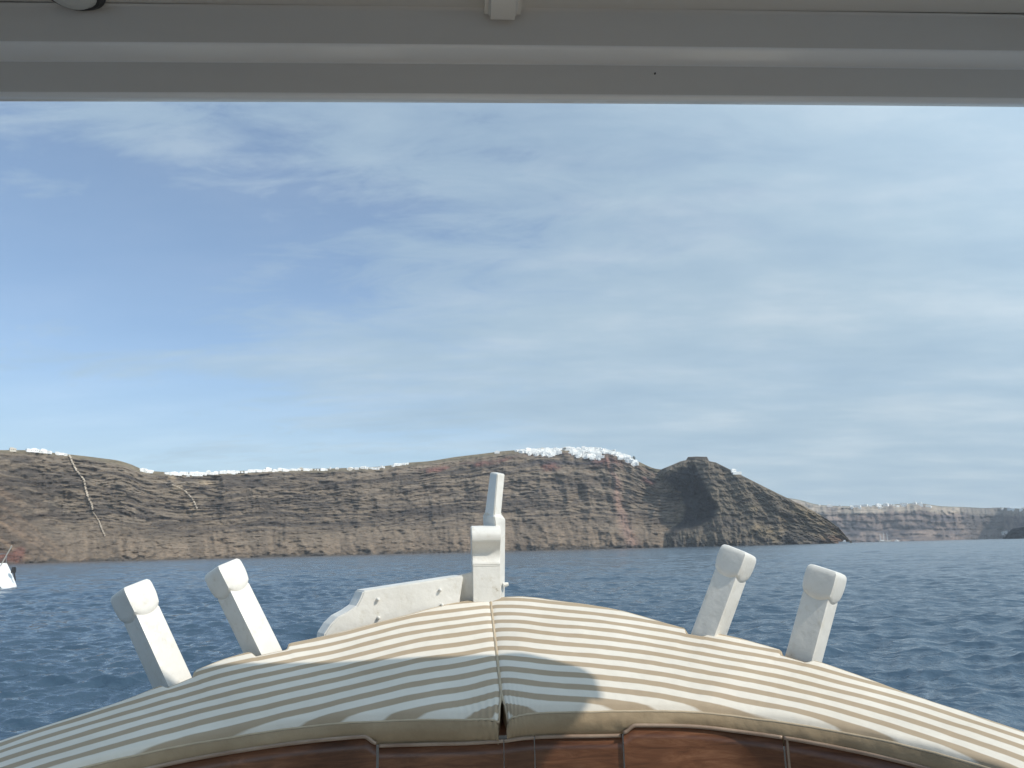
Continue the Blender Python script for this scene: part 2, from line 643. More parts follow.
def cliff_grid(xs, ridge, shore, setback, rows, prof, disp, back=True, crisp=False):
    """rows of points from the shore up to the rim, then over the plateau behind"""
    rx, ry = zip(*ridge)
    sx, sy = zip(*shore)
    ry_ = np.interp(xs, rx, ry) if crisp else spline(rx, ry, xs)
    Rs = spline(sx, sy, xs)
    az = np.zeros(len(xs))
    el = np.zeros(len(xs))
    for i, x in enumerate(xs):
        az[i], el[i] = az_el(x, ry_[i])
    H = np.maximum(el, 0.0015) * (Rs + setback * 0.9)
    Rr = Rs + setback * np.clip(H / 250.0, 0.12, 1.3)
    H = CAMZ + np.maximum(el, 0.0015) * Rr
    h = np.linspace(0, 1, rows)
    rf = np.interp(h, *zip(*prof))
    arc = np.concatenate([[0], np.cumsum(np.hypot(np.diff(Rs), Rs[1:] * np.diff(az)))])
    A, Hh = np.meshgrid(arc, h)
    Rad = Rs[None] + rf[:, None] * (Rr - Rs)[None]
    D = disp(A, Hh, xs[None] + 0 * Hh)
    wgt = np.minimum(1, (1 - Hh) / 0.06)
    Rad = Rad + D * wgt
    Z = -4 + Hh * (H[None] + 4)
    X, Y = Rad * np.sin(az)[None], Rad * np.cos(az)[None]
    c = Cliff()
    c.rows, c.xs, c.az, c.arc, c.H, c.Rr, c.Rs = rows, xs, az, arc, H, Rr, Rs
    c.A, c.Hh = A, Hh
    c.D = D
    P = np.stack([X, Y, Z], -1)
    c.front = P
    if back:
        extra = []
        for dd, dz in ((25, -1.0), (120, -6), (420, -45), (800, -150)):
            zz_ = np.maximum(H + dz, -4)
            q = Rr + dd
            extra.append(np.stack([q * np.sin(az), q * np.cos(az), zz_], -1))
        q = Rr + 1300
        extra.append(np.stack([q * np.sin(az), q * np.cos(az), np.full_like(H, -4)], -1))
        P = np.concatenate([P, np.stack(extra)], 0)
    c.P = P
    return c


def put_cliff(c, name, m, colour):
    o = grid_mesh(name, c.P, m, smooth=False)
    rgb = np.zeros(c.P.shape)
    rgb[:c.rows] = colour
    rgb[c.rows:] = colour[-1][None]
    set_attr(o, 'rock', rgb, 'FLOAT_COLOR')
    tag(o, kind='structure')
    return o


def mixc(a, b, t):
    return a + (b - a) * t[..., None]


C = lambda *v: np.array(v, float)


# --- the near caldera wall
def spur_mask(A, H, px):
    # a reddish spur comes forward at the far left and runs down to the right
    e = -10 + (1 - H) * 118 + (fbm(H * 7, A / 200, 44, 3) - 0.5) * 26
    return sstep(12, -60, px - e) * sstep(1.0, 0.75, H)


def disp_main(A, H, px):
    w_ = (fbm(A / 260, H * 1.2, 40, 3) - 0.5) * 110
    Aw = A + w_ + H * 30
    gul = ridged(Aw / 210, H * 0.8 + A / 900, 1, 4)             # big buttresses
    gul2 = ridged((A + w_ * 0.6) / 62, H * 2.2, 9, 4)
    small = fbm(A / 16, H * 26, 21, 4)
    zlev = H * 27 + fbm(A / 130, H * 3, 33, 4) * 5.5
    fr = zlev - np.floor(zlev)
    terr = (np.where(fr < 0.72, fr / 0.72 * 0.25, 0.25 + (fr - 0.72) / 0.28 * 0.75) - fr)     # steep risers, flat treads
    tw = sstep(0.12, 0.32, H) * sstep(-0.05, 0.1, fbm(A / 300, H * 1.0, 60, 2) - 0.32)
    mid = sstep(0, 0.15, H)
    return (-(gul - 0.5) * 60 * (0.35 + 0.65 * mid) - (gul2 - 0.5) * 34 - (small - 0.5) * 20 - terr * 10 * tw * sstep(0.40, 0.62, fbm(A / 75, H * 7, 61, 3)) - (fbm(A / 26, H * 44, 62, 3) - 0.5) * 13 * mid
            - spur_mask(A, H, px) * 75)


xs_main = np.linspace(-420, 800, 1500)
main = cliff_grid(xs_main, ridge_px, shore_px, 235.0, 250,
                  [(0, 0), (0.06, 0.05), (0.35, 0.46), (0.5, 0.58), (0.75, 0.74), (0.88, 0.84), (1, 1)], disp_main)


def colour_main(c):
    A, H, px = c.A, c.Hh, c.xs[None] + 0 * c.Hh
    wob = (fbm(A / 170, H * 1.5, 70, 4) - 0.5)
    z = H + wob * 0.10
    base = mixc(C(0.146, 0.116, 0.088), C(0.210, 0.166, 0.122), fbm(A / 90, H * 5, 71, 5))
    # thin lava and ash beds
    beds = 0.55 * fbm(A / 600, z * 26, 72, 4, 0.7) + 0.45 * fbm(A / 170, z * 60, 84, 4, 0.75)
    base = mixc(base, C(0.066, 0.055, 0.048), sstep(0.52, 0.60, beds) * 0.85 * sstep(0.15, 0.35, H))
    base = mixc(base, C(0.245, 0.203, 0.160), sstep(0.48, 0.38, beds) * 0.5)
    # dark cliffs broken out in patches
    dk = fbm(A / 60, z * 17, 73, 5, 0.6)
    base = mixc(base, C(0.060, 0.051, 0.047), sstep(0.53, 0.63, dk) * 0.65 * sstep(0.22, 0.4, H) * sstep(1.0, 0.9, H))
    # slopes of loose debris below, warmer
    tal = sstep(0.42, 0.12, H + (ridged(A / 110, H * 1.1, 74, 3) - 0.5) * 0.35)
    stre = fbm((A + H * 60) / 13, H * 2.0, 75, 4)
    tcol = mixc(C(0.130, 0.100, 0.075), C(0.235, 0.178, 0.128), sstep(0.3, 0.7, stre))
    base = mixc(base, tcol, tal * 0.75)
    sm_ = spur_mask(A, H, px)
    diag = fbm((A + H * 420) / 26, H * 3.0 - A / 700, 83, 4)
    base = mixc(base, mixc(C(0.105, 0.080, 0.062), C(0.225, 0.155, 0.105), sstep(0.3, 0.7, diag)), sm_ * 0.8)
    # rust-red lava at the lower left
    red = sstep(0.50, 0.62, fbm(A / 95, H * 3.4, 76, 4)) * sstep(0.30, 0.10, H) * sstep(190, 60, px) * sstep(-250, -60, px)
    base = mixc(base, C(0.165, 0.075, 0.060), red * 0.8)
    red2 = sstep(0.54, 0.66, fbm(A / 70, z * 9, 77, 4)) * sstep(0.72, 0.80, H) * sstep(0.93, 0.88, H) * sstep(380, 440, px)
    base = mixc(base, C(0.180, 0.085, 0.070), red2 * 0.8)
    # continuous dark bed under the upper village with a rosy rim
    for z0, wd, cc_, am, x0, x1 in ((0.80, 0.022, C(0.058, 0.056, 0.066), 0.75, 470, 560), (0.905, 0.012, C(0.115, 0.070, 0.060), 0.7, 360, 440),
                                    (0.56, 0.016, C(0.075, 0.066, 0.064), 0.5, 200, 330)):
        m_ = np.exp(-((z + wob * 0.1 - z0) / wd) ** 2) * sstep(x0, x1, px) * sstep(690, 655, px)
        m_ = m_ * sstep(0.30, 0.55, fbm(A / 50, H * 8, 78, 4))
        base = mixc(base, cc_, m_ * am)
    # rosy scree chute below the upper village
    cx = 606 + (1 - H) * 22 + (fbm(H * 6, H * 0, 79, 3) - 0.5) * 8
    ch = np.exp(-((px - cx) / (1.6 + 5.0 * (1 - H))) ** 2) * sstep(0.97, 0.9, H)
    base = mixc(base, C(0.30, 0.195, 0.155), ch * 0.8)
    rr_ = np.exp(-((px - 606) / 16) ** 2 - ((H - 0.87) / 0.05) ** 2)
    base = mixc(base, C(0.20, 0.095, 0.078), rr_ * 0.75 * sstep(0.35, 0.6, fbm(A / 18, H * 30, 80, 3)))
    # greener / tan grass on the crest
    base = mixc(base, C(0.185, 0.155, 0.100), sstep(0.93, 0.985, H + wob * 0.05) * 0.75)
    # pale quarry scars near the left gap
    for qx, qh, sx_, sh_ in ((180, 0.80, 9, 0.05), (205, 0.86, 10, 0.04), (195, 0.62, 5, 0.06), (172, 0.93, 6, 0.02)):
        q = np.exp(-((px - qx) / sx_) ** 2 - ((H - qh) / sh_) ** 2) * sstep(0.42, 0.58, fbm(A / 14, H * 22, 81, 3))
        base = mixc(base, C(0.36, 0.28, 0.19), q * 0.8)
    # wet dark foot
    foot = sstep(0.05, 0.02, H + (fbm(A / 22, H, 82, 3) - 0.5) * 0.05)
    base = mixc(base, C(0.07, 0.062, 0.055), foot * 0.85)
    return base


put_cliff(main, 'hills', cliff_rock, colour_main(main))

# --- the headland with the rock on top
head_ridge = [(648, 545), (652, 500), (656, 474), (662, 469), (672, 465), (680, 461.5), (686, 460), (688, 457), (696, 456.5), (707, 456.8), (709, 461), (716, 462.5), (735, 472),
              (755, 482), (780, 494.5), (800, 504), (815, 512), (830, 521), (840, 529), (847, 537), (852, 543)]
head_shore = [(648, 2460), (656, 2345), (664, 2258), (672, 2236), (684, 2218), (692, 2200), (700, 2180), (740, 2140), (800, 2125), (852, 2130)]


def disp_head(A, H, px):
    xa = np.interp(H, [0, 0.12, 0.32, 0.45, 0.62, 0.8, 0.92, 1.0], [684, 688, 709, 713, 704, 697, 693, 690])
    xa = xa + (fbm(H * 9, H * 0 + 3, 90, 4) - 0.5) * 10
    left = np.clip(xa - px, 0, 60)
    rec = np.minimum(left * 9.0, 80 - 66 * sstep(0.52, 0.92, H)) * sstep(0.16, 0.30, H) * sstep(1.0, 0.85, H) * sstep(0.0, 0.1, H)
    gul = ridged((A + (fbm(A / 90, H * 2, 94, 3) - 0.5) * 60) / 70, H * 1.6 + A / 260, 91, 4)
    small = fbm(A / 14, H * 16, 92, 5, 0.6)
    hx, hy = zip(*head_ridge)
    za = H * np.clip((horizon_y(px) - np.interp(px, hx, hy)) / 88.0, 0.0, 1.2)
    zlev = (za * 15 + fbm(A / 80, za * 2, 93, 3) * 3)
    fr = zlev - np.floor(zlev)
    terr = np.where(fr < 0.7, fr / 0.7 * 0.3, 0.3 + (fr - 0.7) / 0.3 * 0.7) - fr
    foot = sstep(0.5, 0.1, H)
    return rec - (gul - 0.5) * (34 + 22 * foot) - (small - 0.5) * 24 - terr * 11 * sstep(0.2, 0.4, H)


xs_head = np.linspace(648, 852, 560)
head = cliff_grid(xs_head, head_ridge, head_shore, 190.0, 200,
                  [(0, 0), (0.06, 0.05), (0.35, 0.40), (0.7, 0.68), (0.9, 0.88), (1, 1)], disp_head, crisp=True)


def colour_head(c):
    A, H, px = c.A, c.Hh, c.xs[None] + 0 * c.Hh
    Z = H * c.H[None]
    wob = (fbm(A / 90, H * 2, 110, 4) - 0.5)
    base = mixc(C(0.122, 0.104, 0.082), C(0.180, 0.150, 0.112), fbm(A / 50, H * 5, 111, 5))
    beds = fbm(A / 200 + 7, (Z / 250 + wob * 0.1) * 40, 112, 4, 0.7)
    base = mixc(base, C(0.085, 0.072, 0.062), sstep(0.54, 0.70, beds) * 0.7)
    base = mixc(base, C(0.26, 0.20, 0.125), sstep(0.5, 0.66, fbm((A + Z * 1.2) / 60, Z / 45, 113, 4)) * sstep(715, 750, px) * 0.6)
    base = mixc(base, C(0.15, 0.085, 0.065), sstep(0.52, 0.66, fbm(A / 40, H * 6, 114, 4)) * sstep(800, 835, px) * 0.6)
    dk = fbm(A / 30, H * 7, 115, 5)
    base = mixc(base, C(0.062, 0.058, 0.056), sstep(0.52, 0.66, dk) * sstep(0.5, 0.18, H) * 0.8)
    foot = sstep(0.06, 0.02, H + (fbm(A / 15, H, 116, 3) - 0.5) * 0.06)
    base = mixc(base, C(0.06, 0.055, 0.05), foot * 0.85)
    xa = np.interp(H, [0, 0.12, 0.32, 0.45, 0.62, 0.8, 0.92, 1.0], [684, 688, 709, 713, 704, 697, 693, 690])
    arete_shade = sstep(-34, -26, px - xa + wob * 16) * sstep(3, -2, px - xa) * sstep(0.18, 0.28, H + wob * 0.2) * sstep(0.93, 0.86, H)  # shade on the face left of the arete, painted into the rock colour
    base = mixc(base, C(0.026, 0.027, 0.031), arete_shade * 0.95)
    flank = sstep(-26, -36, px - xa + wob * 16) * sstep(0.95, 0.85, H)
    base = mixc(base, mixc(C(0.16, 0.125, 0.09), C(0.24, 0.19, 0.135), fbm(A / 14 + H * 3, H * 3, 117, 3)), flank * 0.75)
    top = sstep(0.955, 0.98, H) * sstep(686, 689, px) * sstep(711, 708, px)
    base = mixc(base, C(0.105, 0.088, 0.070), top * 0.8)
    return base


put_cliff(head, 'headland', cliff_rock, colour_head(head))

# --- the far wall across the bay
far_ridge = [(690, 505), (780, 497), (800, 500), (815, 504), (840, 506), (870, 505.5), (900, 504), (920, 503.5), (940, 506), (965, 507), (985, 508), (1000, 507.5), (1024, 509), (1060, 511),
             (1150, 510), (1300, 515), (1500, 522)]
far_shore = [(690, 6300), (840, 6000), (950, 6300), (965, 6450), (985, 6700), (1003, 6650), (1010, 6300), (1150, 6200), (1500, 5600)]


def disp_far(A, H, px):
    gul = ridged((A + (fbm(A / 300, H * 2, 120, 3) - 0.5) * 160) / 210, H * 0.7, 121, 4)
    fl = ridged(A / 62, H * 0.5, 122, 3)
    z = H * 6 + fbm(A / 300, H, 123, 3) * 1.5
    fr = z - np.floor(z)
    terr = np.where(fr < 0.7, fr / 0.7 * 0.3, 0.3 + (fr - 0.7) / 0.3 * 0.7) - fr
    return -(gul - 0.5) * 190 - (fl - 0.5) * 70 * sstep(0.3, 0.6, H) - terr * 40 - (fbm(A / 40, H * 9, 124, 3) - 0.5) * 40


xs_far = np.linspace(690, 1500, 900)
far = cliff_grid(xs_far, far_ridge, far_shore, 330.0, 90,
                 [(0, 0), (0.3, 0.38), (0.55, 0.5), (0.8, 0.62), (0.9, 0.85), (1, 1)], disp_far)


def colour_far(c):
    A, H, px = c.A, c.Hh, c.xs[None] + 0 * c.Hh
    wob = fbm(A / 260, H * 2, 130, 4) - 0.5
    base = mixc(C(0.12, 0.095, 0.090), C(0.20, 0.155, 0.135), fbm(A / 120, H * 4, 131, 5))
    base = mixc(base, C(0.075, 0.070, 0.080), sstep(0.52, 0.64, fbm(A / 150, (H + wob * 0.1) * 9, 132, 4)) * 0.8)
    base = mixc(base, C(0.30, 0.23, 0.19), sstep(0.52, 0.7, fbm(A / 90 + 4, H * 5, 133, 4)) * 0.6)
    pale = sstep(0.70, 0.80, H + wob * 0.16) * (0.35 + 0.65 * sstep(0.35, 0.6, ridged(A / 45, H * 0.6, 134, 3)))
    base = mixc(base, C(0.40, 0.34, 0.265), pale * 0.72)
    base = mixc(base, C(0.17, 0.16, 0.115), sstep(0.955, 0.99, H) * 0.9)
    base = mixc(base, C(0.07, 0.07, 0.075), sstep(955, 970, px) * sstep(1008, 998, px) * 0.55)
    return base


put_cliff(far, 'far_hills', far_rock, colour_far(far))

# low dark point at the far right, nearer than the wall behind it
pt_ridge = [(1003, 540), (1007, 534), (1012, 529), (1018, 527.8), (1040, 527), (1080, 528), (1120, 533), (1140, 538)]
pt_shore = [(1003, 3450), (1010, 3400), (1080, 3380), (1140, 3430)]


def disp_pt(A, H, px):
    return -(ridged(A / 45, H, 140, 4) - 0.5) * 18 - (fbm(A / 9, H * 6, 141, 3) - 0.5) * 8


point = cliff_grid(np.linspace(1003, 1140, 160), pt_ridge, pt_shore, 60.0, 40, [(0, 0), (0.5, 0.4), (1, 1)], disp_pt)
pc = mixc(C(0.030, 0.036, 0.045), C(0.055, 0.058, 0.060), fbm(point.A / 50, point.Hh * 5, 142, 4))
put_cliff(point, 'rocky_point', far_rock, pc)


# --- tracks cut into the near wall
def on_cliff(c, px, h):
    i = np.interp(px, c.xs, np.arange(len(c.xs)))
    j = h * (c.rows - 1)
    i0, j0 = int(np.clip(i, 0, len(c.xs) - 2)), int(np.clip(j, 0, c.rows - 2))
    fi, fj = i - i0, j - j0
    F_ = c.front
    p = (F_[j0, i0] * (1 - fi) + F_[j0, i0 + 1] * fi) * (1 - fj) + (F_[j0 + 1, i0] * (1 - fi) + F_[j0 + 1, i0 + 1] * fi) * fj
    return Vector(p)


def h_of(c, px, py):
    ry = np.interp(px, *zip(*ridge_px))
    return float(np.clip((horizon_y(px) - py) / (horizon_y(px) - ry), 0.0, 0.985))


def track(pts, width, zig):
    tr = np.random.default_rng(3)
    centre = []
    n = len(pts)
    for k in range(n - 1):
        (x0, y0), (x1, y1) = pts[k], pts[k + 1]
        m_ = max(3, int(math.hypot(x1 - x0, y1 - y0) / 1.1))
        for q in range(m_):
            t = q / m_
            s = (1 if (q % 2) else -1) * zig
            centre.append((x0 + (x1 - x0) * t + s, y0 + (y1 - y0) * t))
    vs, fs = [], []
    for (x, y) in centre:
        wv = width * tr.uniform(0.6, 1.3)
        h0 = h_of(main, x, y)
        for dx in (-1, 1):
            p = on_cliff(main, x + dx * wv * 0.5 / 2.4, h0)
            d = Vector((p.x, p.y, 0)).normalized()
            vs.append(p - d * 4.0 + Vector((0, 0, 1.2)))
    for k in range(len(centre) - 1):
        fs.append((2 * k, 2 * k + 1, 2 * k + 3, 2 * k + 2))
    mb = MB()
    mb.v, mb.f, mb.mi = vs, fs, [0] * len(fs)
    o = mb.build('path', scree)
    sm = o.modifiers.new('thickness', 'SOLIDIFY')
    sm.thickness = 1.0
    tag(o, kind='structure')


track([(69, 456), (73, 465), (78, 474), (86, 483), (88, 490), (91, 499), (96, 507), (98, 513)], 4.2, 0.35)
track([(98, 514), (104, 522), (108, 531), (112, 538)], 2.0, 0.3)
track([(172, 486), (186, 492), (194, 500), (200, 511)], 3.2, 0.4)


# ------------------------------------------------------------------ houses on the rim
def house_meshes():
    out = []
    hr = random.Random(4)
    for k in range(8):
        mb = MB()
        wd, dp, ht = hr.uniform(7, 13), hr.uniform(6, 9), hr.uniform(3.4, 6.5)
        mb.box((0, 0, ht / 2 - 2), (wd, dp, ht + 4))
        mb.box((0, -dp / 2 + 0.15, ht + 0.35), (wd - 0.05, 0.3, 0.7))         # parapets
        mb.box((0, dp / 2 - 0.15, ht + 0.35), (wd - 0.05, 0.3, 0.7))
        mb.box((-wd / 2 + 0.17, 0, ht + 0.33), (0.3, dp - 0.65, 0.66))
        mb.box((wd / 2 - 0.17, 0, ht + 0.33), (0.3, dp - 0.65, 0.66))
        if k % 3 == 0:                                        # barrel vault on the roof
            n = 8
            rad = min(wd, dp) * 0.32
            poly = [(rad * math.cos(math.pi * i / n), -dp / 2 + 0.5, ht + rad * 0.9 * math.sin(math.pi * i / n)) for i in range(n + 1)]
            mb.prism(poly, (0, dp - 1.0, 0))
        elif k % 3 == 1:                                      # set-back upper storey
            mb.box((hr.uniform(-1, 1) * wd * 0.15, dp * 0.12, ht + 1.4), (wd * 0.55, dp * 0.6, 2.8))
        for x in (-0.28, 0.05, 0.3):                          # doors and windows
            if hr.random() < 0.8:
                mb.box((x * wd, -dp / 2, ht * 0.42), (1.1, 0.12, 1.9 if x == 0.05 else 1.2), mi=1)
        o = mb.build('village_house', [far_cream if k == 7 else far_white, opening_dark])
        out.append(o.data)
        bpy.data.objects.remove(o)
    return out


HM = house_meshes()
hr = random.Random(12)


def house(c, px, h, label, group, smin=0.8, smax=1.25, lift=0.0, name='village_house'):
    p = on_cliff(c, px, h)
    o = link(bpy.data.objects.new(name, hr.choice(HM[:7] if hr.random() < 0.93 else HM)))
    s = hr.uniform(smin, smax)
    o.scale = (s * hr.uniform(1.1, 2.0), s, s * hr.uniform(0.8, 1.1))
    o.rotation_euler = (0, 0, -math.atan2(p.x, p.y) + hr.uniform(-0.5, 0.5))
    d = Vector((p.x, p.y, 0)).normalized()
    o.location = p - d * 1.5 + Vector((0, 0, lift + hr.uniform(-0.5, 1.0)))
    tag(o, label, 'house', group)
    return o


def rim_range(x0, x1, n, h0, h1, label, group, keep=None, **kw):
    k = 0
    tries = 0
    while k < n and tries < n * 20:
        tries += 1
        x = hr.uniform(x0, x1)
        t = hr.random()
        h = h1 - (h1 - h0) * t
        if keep and not keep(x, h):
            continue
        house(main, x, h, label, group, **kw)
        k += 1


def keep_upper(x, h):
    # the white cascade is deepest in the middle and thin at the ends; a dark gap splits it
    if 560 < x < 569 and h < 0.985:
        return False
    lim = np.interp(x, [516, 525, 545, 561, 569, 580, 598, 604, 612, 636], [0.985, 0.955, 0.915, 0.935, 0.94, 0.90, 0.87, 0.93, 0.955, 0.925])
    lim += 0.03 * math.sin(x * 0.9) * 0.5
    if 601 < x < 613 and h < 0.955:
        return False
    return h > lim


UP = 'white cubic house in the big village on the highest crest of the cliff'
rim_range(516, 637, 152, 0.86, 0.995, UP, 'houses of the hilltop village', keep_upper, smin=0.62, smax=1.05)
for x in np.linspace(520, 632, 26):
    house(main, x + hr.uniform(-1, 1), 0.992, UP, 'houses of the hilltop village', 0.55, 0.95, lift=hr.uniform(-0.5, 2.0))
LOW = 'white house in the long low row along the dip of the cliff rim'
n_low = 0
for x0, x1, n in ((141, 149, 5), (168, 210, 22), (214, 240, 8), (246, 286, 16), (288, 340, 9), (346, 384, 9), (394, 404, 4)):
    for k in range(n):
        x = x0 + (x1 - x0) * (k + hr.random()) / n
        house(main, x, hr.uniform(0.965, 0.99), LOW, 'houses along the rim', 0.5, 0.85, lift=hr.uniform(-0.5, 1.0))
LF = 'white house on the far left crest of the cliff above the zigzag track'
for x in (12, 27, 31, 36, 39, 43, 46, 50, 57, 60, 64):
    house(main, x + hr.uniform(-1, 1), 0.985, LF, 'houses on the left crest', 0.55, 0.8, lift=0.5)


def far_house_mass():
    # the hundreds of smaller houses between the ones above, as one mass
    vs, fs, mi = [], [], []
    def add(px, h, smin, smax, lift):
        p = on_cliff(main, px, h)
        d = Vector((p.x, p.y, 0)).normalized()
        me = hr.choice(HM[:7])
        sc = hr.uniform(smin, smax)
        a = -math.atan2(p.x, p.y) + hr.uniform(-0.5, 0.5)
        m_ = Matrix.Translation(p - d * 1.0 + Vector((0, 0, lift))) @ Matrix.Rotation(a, 4, 'Z') @ Matrix.Diagonal((sc * hr.uniform(1.0, 1.8), sc, sc * 0.9, 1))
        n = len(vs)
        vs.extend(m_ @ v.co for v in me.vertices)
        for q in me.polygons:
            fs.append(tuple(n + i for i in q.vertices))
            mi.append(q.material_index)
    k = 0
    while k < 330:
        x, h = hr.uniform(516, 637), 0.86 + 0.135 * hr.random()
        if keep_upper(x, h):
            add(x, h, 0.4, 0.75, hr.uniform(-0.5, 0.8))
            k += 1
    for k in range(190):
        x = hr.choice([hr.uniform(141, 152), hr.uniform(165, 300), hr.uniform(165, 300), hr.uniform(300, 385), hr.uniform(392, 408)])
        add(x, hr.uniform(0.972, 0.99), 0.3, 0.55, hr.uniform(-0.4, 0.6))
    mb = MB()
    mb.v, mb.f, mb.mi = vs, fs, mi
    o = mb.build('village_houses', [far_white, opening_dark])
    tag(o, kind='stuff')


far_house_mass()
MD = 'single white house on the bare crest left of the big village'
house(main, 497, 0.985, MD, None, 0.8, 0.8)
for x in (733.5, 737.0):
    p = None
    o = house(head, x, 0.99, 'white chapel building on the sloping ridge of the rocky headland', 'chapel buildings on the headland', 0.9, 1.1, lift=0.5)
FR = 'white house on the pale rim of the distant cliffs across the bay'
for k in range(30):
    x = hr.choice([hr.uniform(805, 935), hr.uniform(1000, 1024), hr.uniform(850, 930)])
    house(far, x, hr.uniform(0.90, 0.985), FR, 'houses on the distant cliffs', 1.2, 2.4)
for k, x in enumerate((1000, 1003, 1006, 1008)):
    house(far, x, 0.16 + 0.03 * (k % 2), 'white quay building at the foot of the distant cliffs', 'quay buildings across the bay', 2.0, 3.0)


# one dark tree by the right end of the village, one in its gap
def crest_tree(px, h, hgt, wid, label):
    p = on_cliff(main, px, h)
    root = empty('tree', p)
    tag(root, label, 'tree')
    mb = MB()
    mb.tube([(0, 0, -2), (0.1, 0, hgt * 0.3), (0.2, 0.1, hgt * 0.75)], [0.45, 0.35, 0.12], 7)
    mb.build('trunk', bark, root)
    cb_ = MB()
    tr = random.Random(int(px))
    for k in range(420):
        a, z = tr.uniform(0, 6.28), tr.random()
        rad = wid * (math.sin(math.pi * (0.12 + 0.85 * z)) ** 0.7) * tr.uniform(0.35, 1.0) * (1.1 - 0.35 * z)
        c = Vector((rad * math.cos(a), rad * math.sin(a), hgt * (0.16 + 0.84 * z)))
        s = tr.uniform(0.45, 1.0)
        n = Vector((tr.uniform(-1, 1), tr.uniform(-1, 1), tr.uniform(-0.3, 1))).normalized()
        u = n.orthogonal().normalized()
        v = n.cross(u)
        cb_.add([c + u * s, c + v * s * 0.6, c - u * s, c - v * s * 0.6], [(0, 1, 2, 3)])
    cb_.build('crown', tree_green, root)


crest_tree(634.0, 0.985, 15, 5.5, 'dark tree standing at the right end of the hilltop village')
crest_tree(565.0, 0.985, 9, 9, 'dark spreading tree in the gap that splits the hilltop village')
crest_tree(614.0, 0.985, 9, 6, 'dark round tree on the skyline above the right half of the hilltop village')


# ------------------------------------------------------------------ other boats
def hull_mesh(Lh, B, fb, dr, stern_k=0.75, sheer=0.25, rake=0.12, n=26, transom_rake=0.0):
    """lofted hull, bow towards +x, waterline z=0"""
    P = []
    ms = [0, 0.25, 0.5, 0.75, 1.0]
    for i in range(n):
        t = i / (n - 1)
        b = B / 2 * (stern_k + (1 - stern_k) * sstep(0, 0.4, t)) * (1 - sstep(0.45, 1.0, t) ** 1.4 * 0.985)
        top = fb * (1 + sheer * (t - 0.35) ** 2 * 2)
        ring = []
        for s in range(-5, 6):
            u = abs(s) / 5.0
            z = -dr + (top + dr) * (u ** 1.5)
            yb = b * (u ** 0.55)
            x = Lh * (t - 0.5) + rake * Lh * t ** 3 * (z / top) - transom_rake * (1 - t) ** 3 * (z / top)
            ring.append((x, math.copysign(yb, s) if s else 0.0, z))
        P.append(ring)
    return np.array(P)


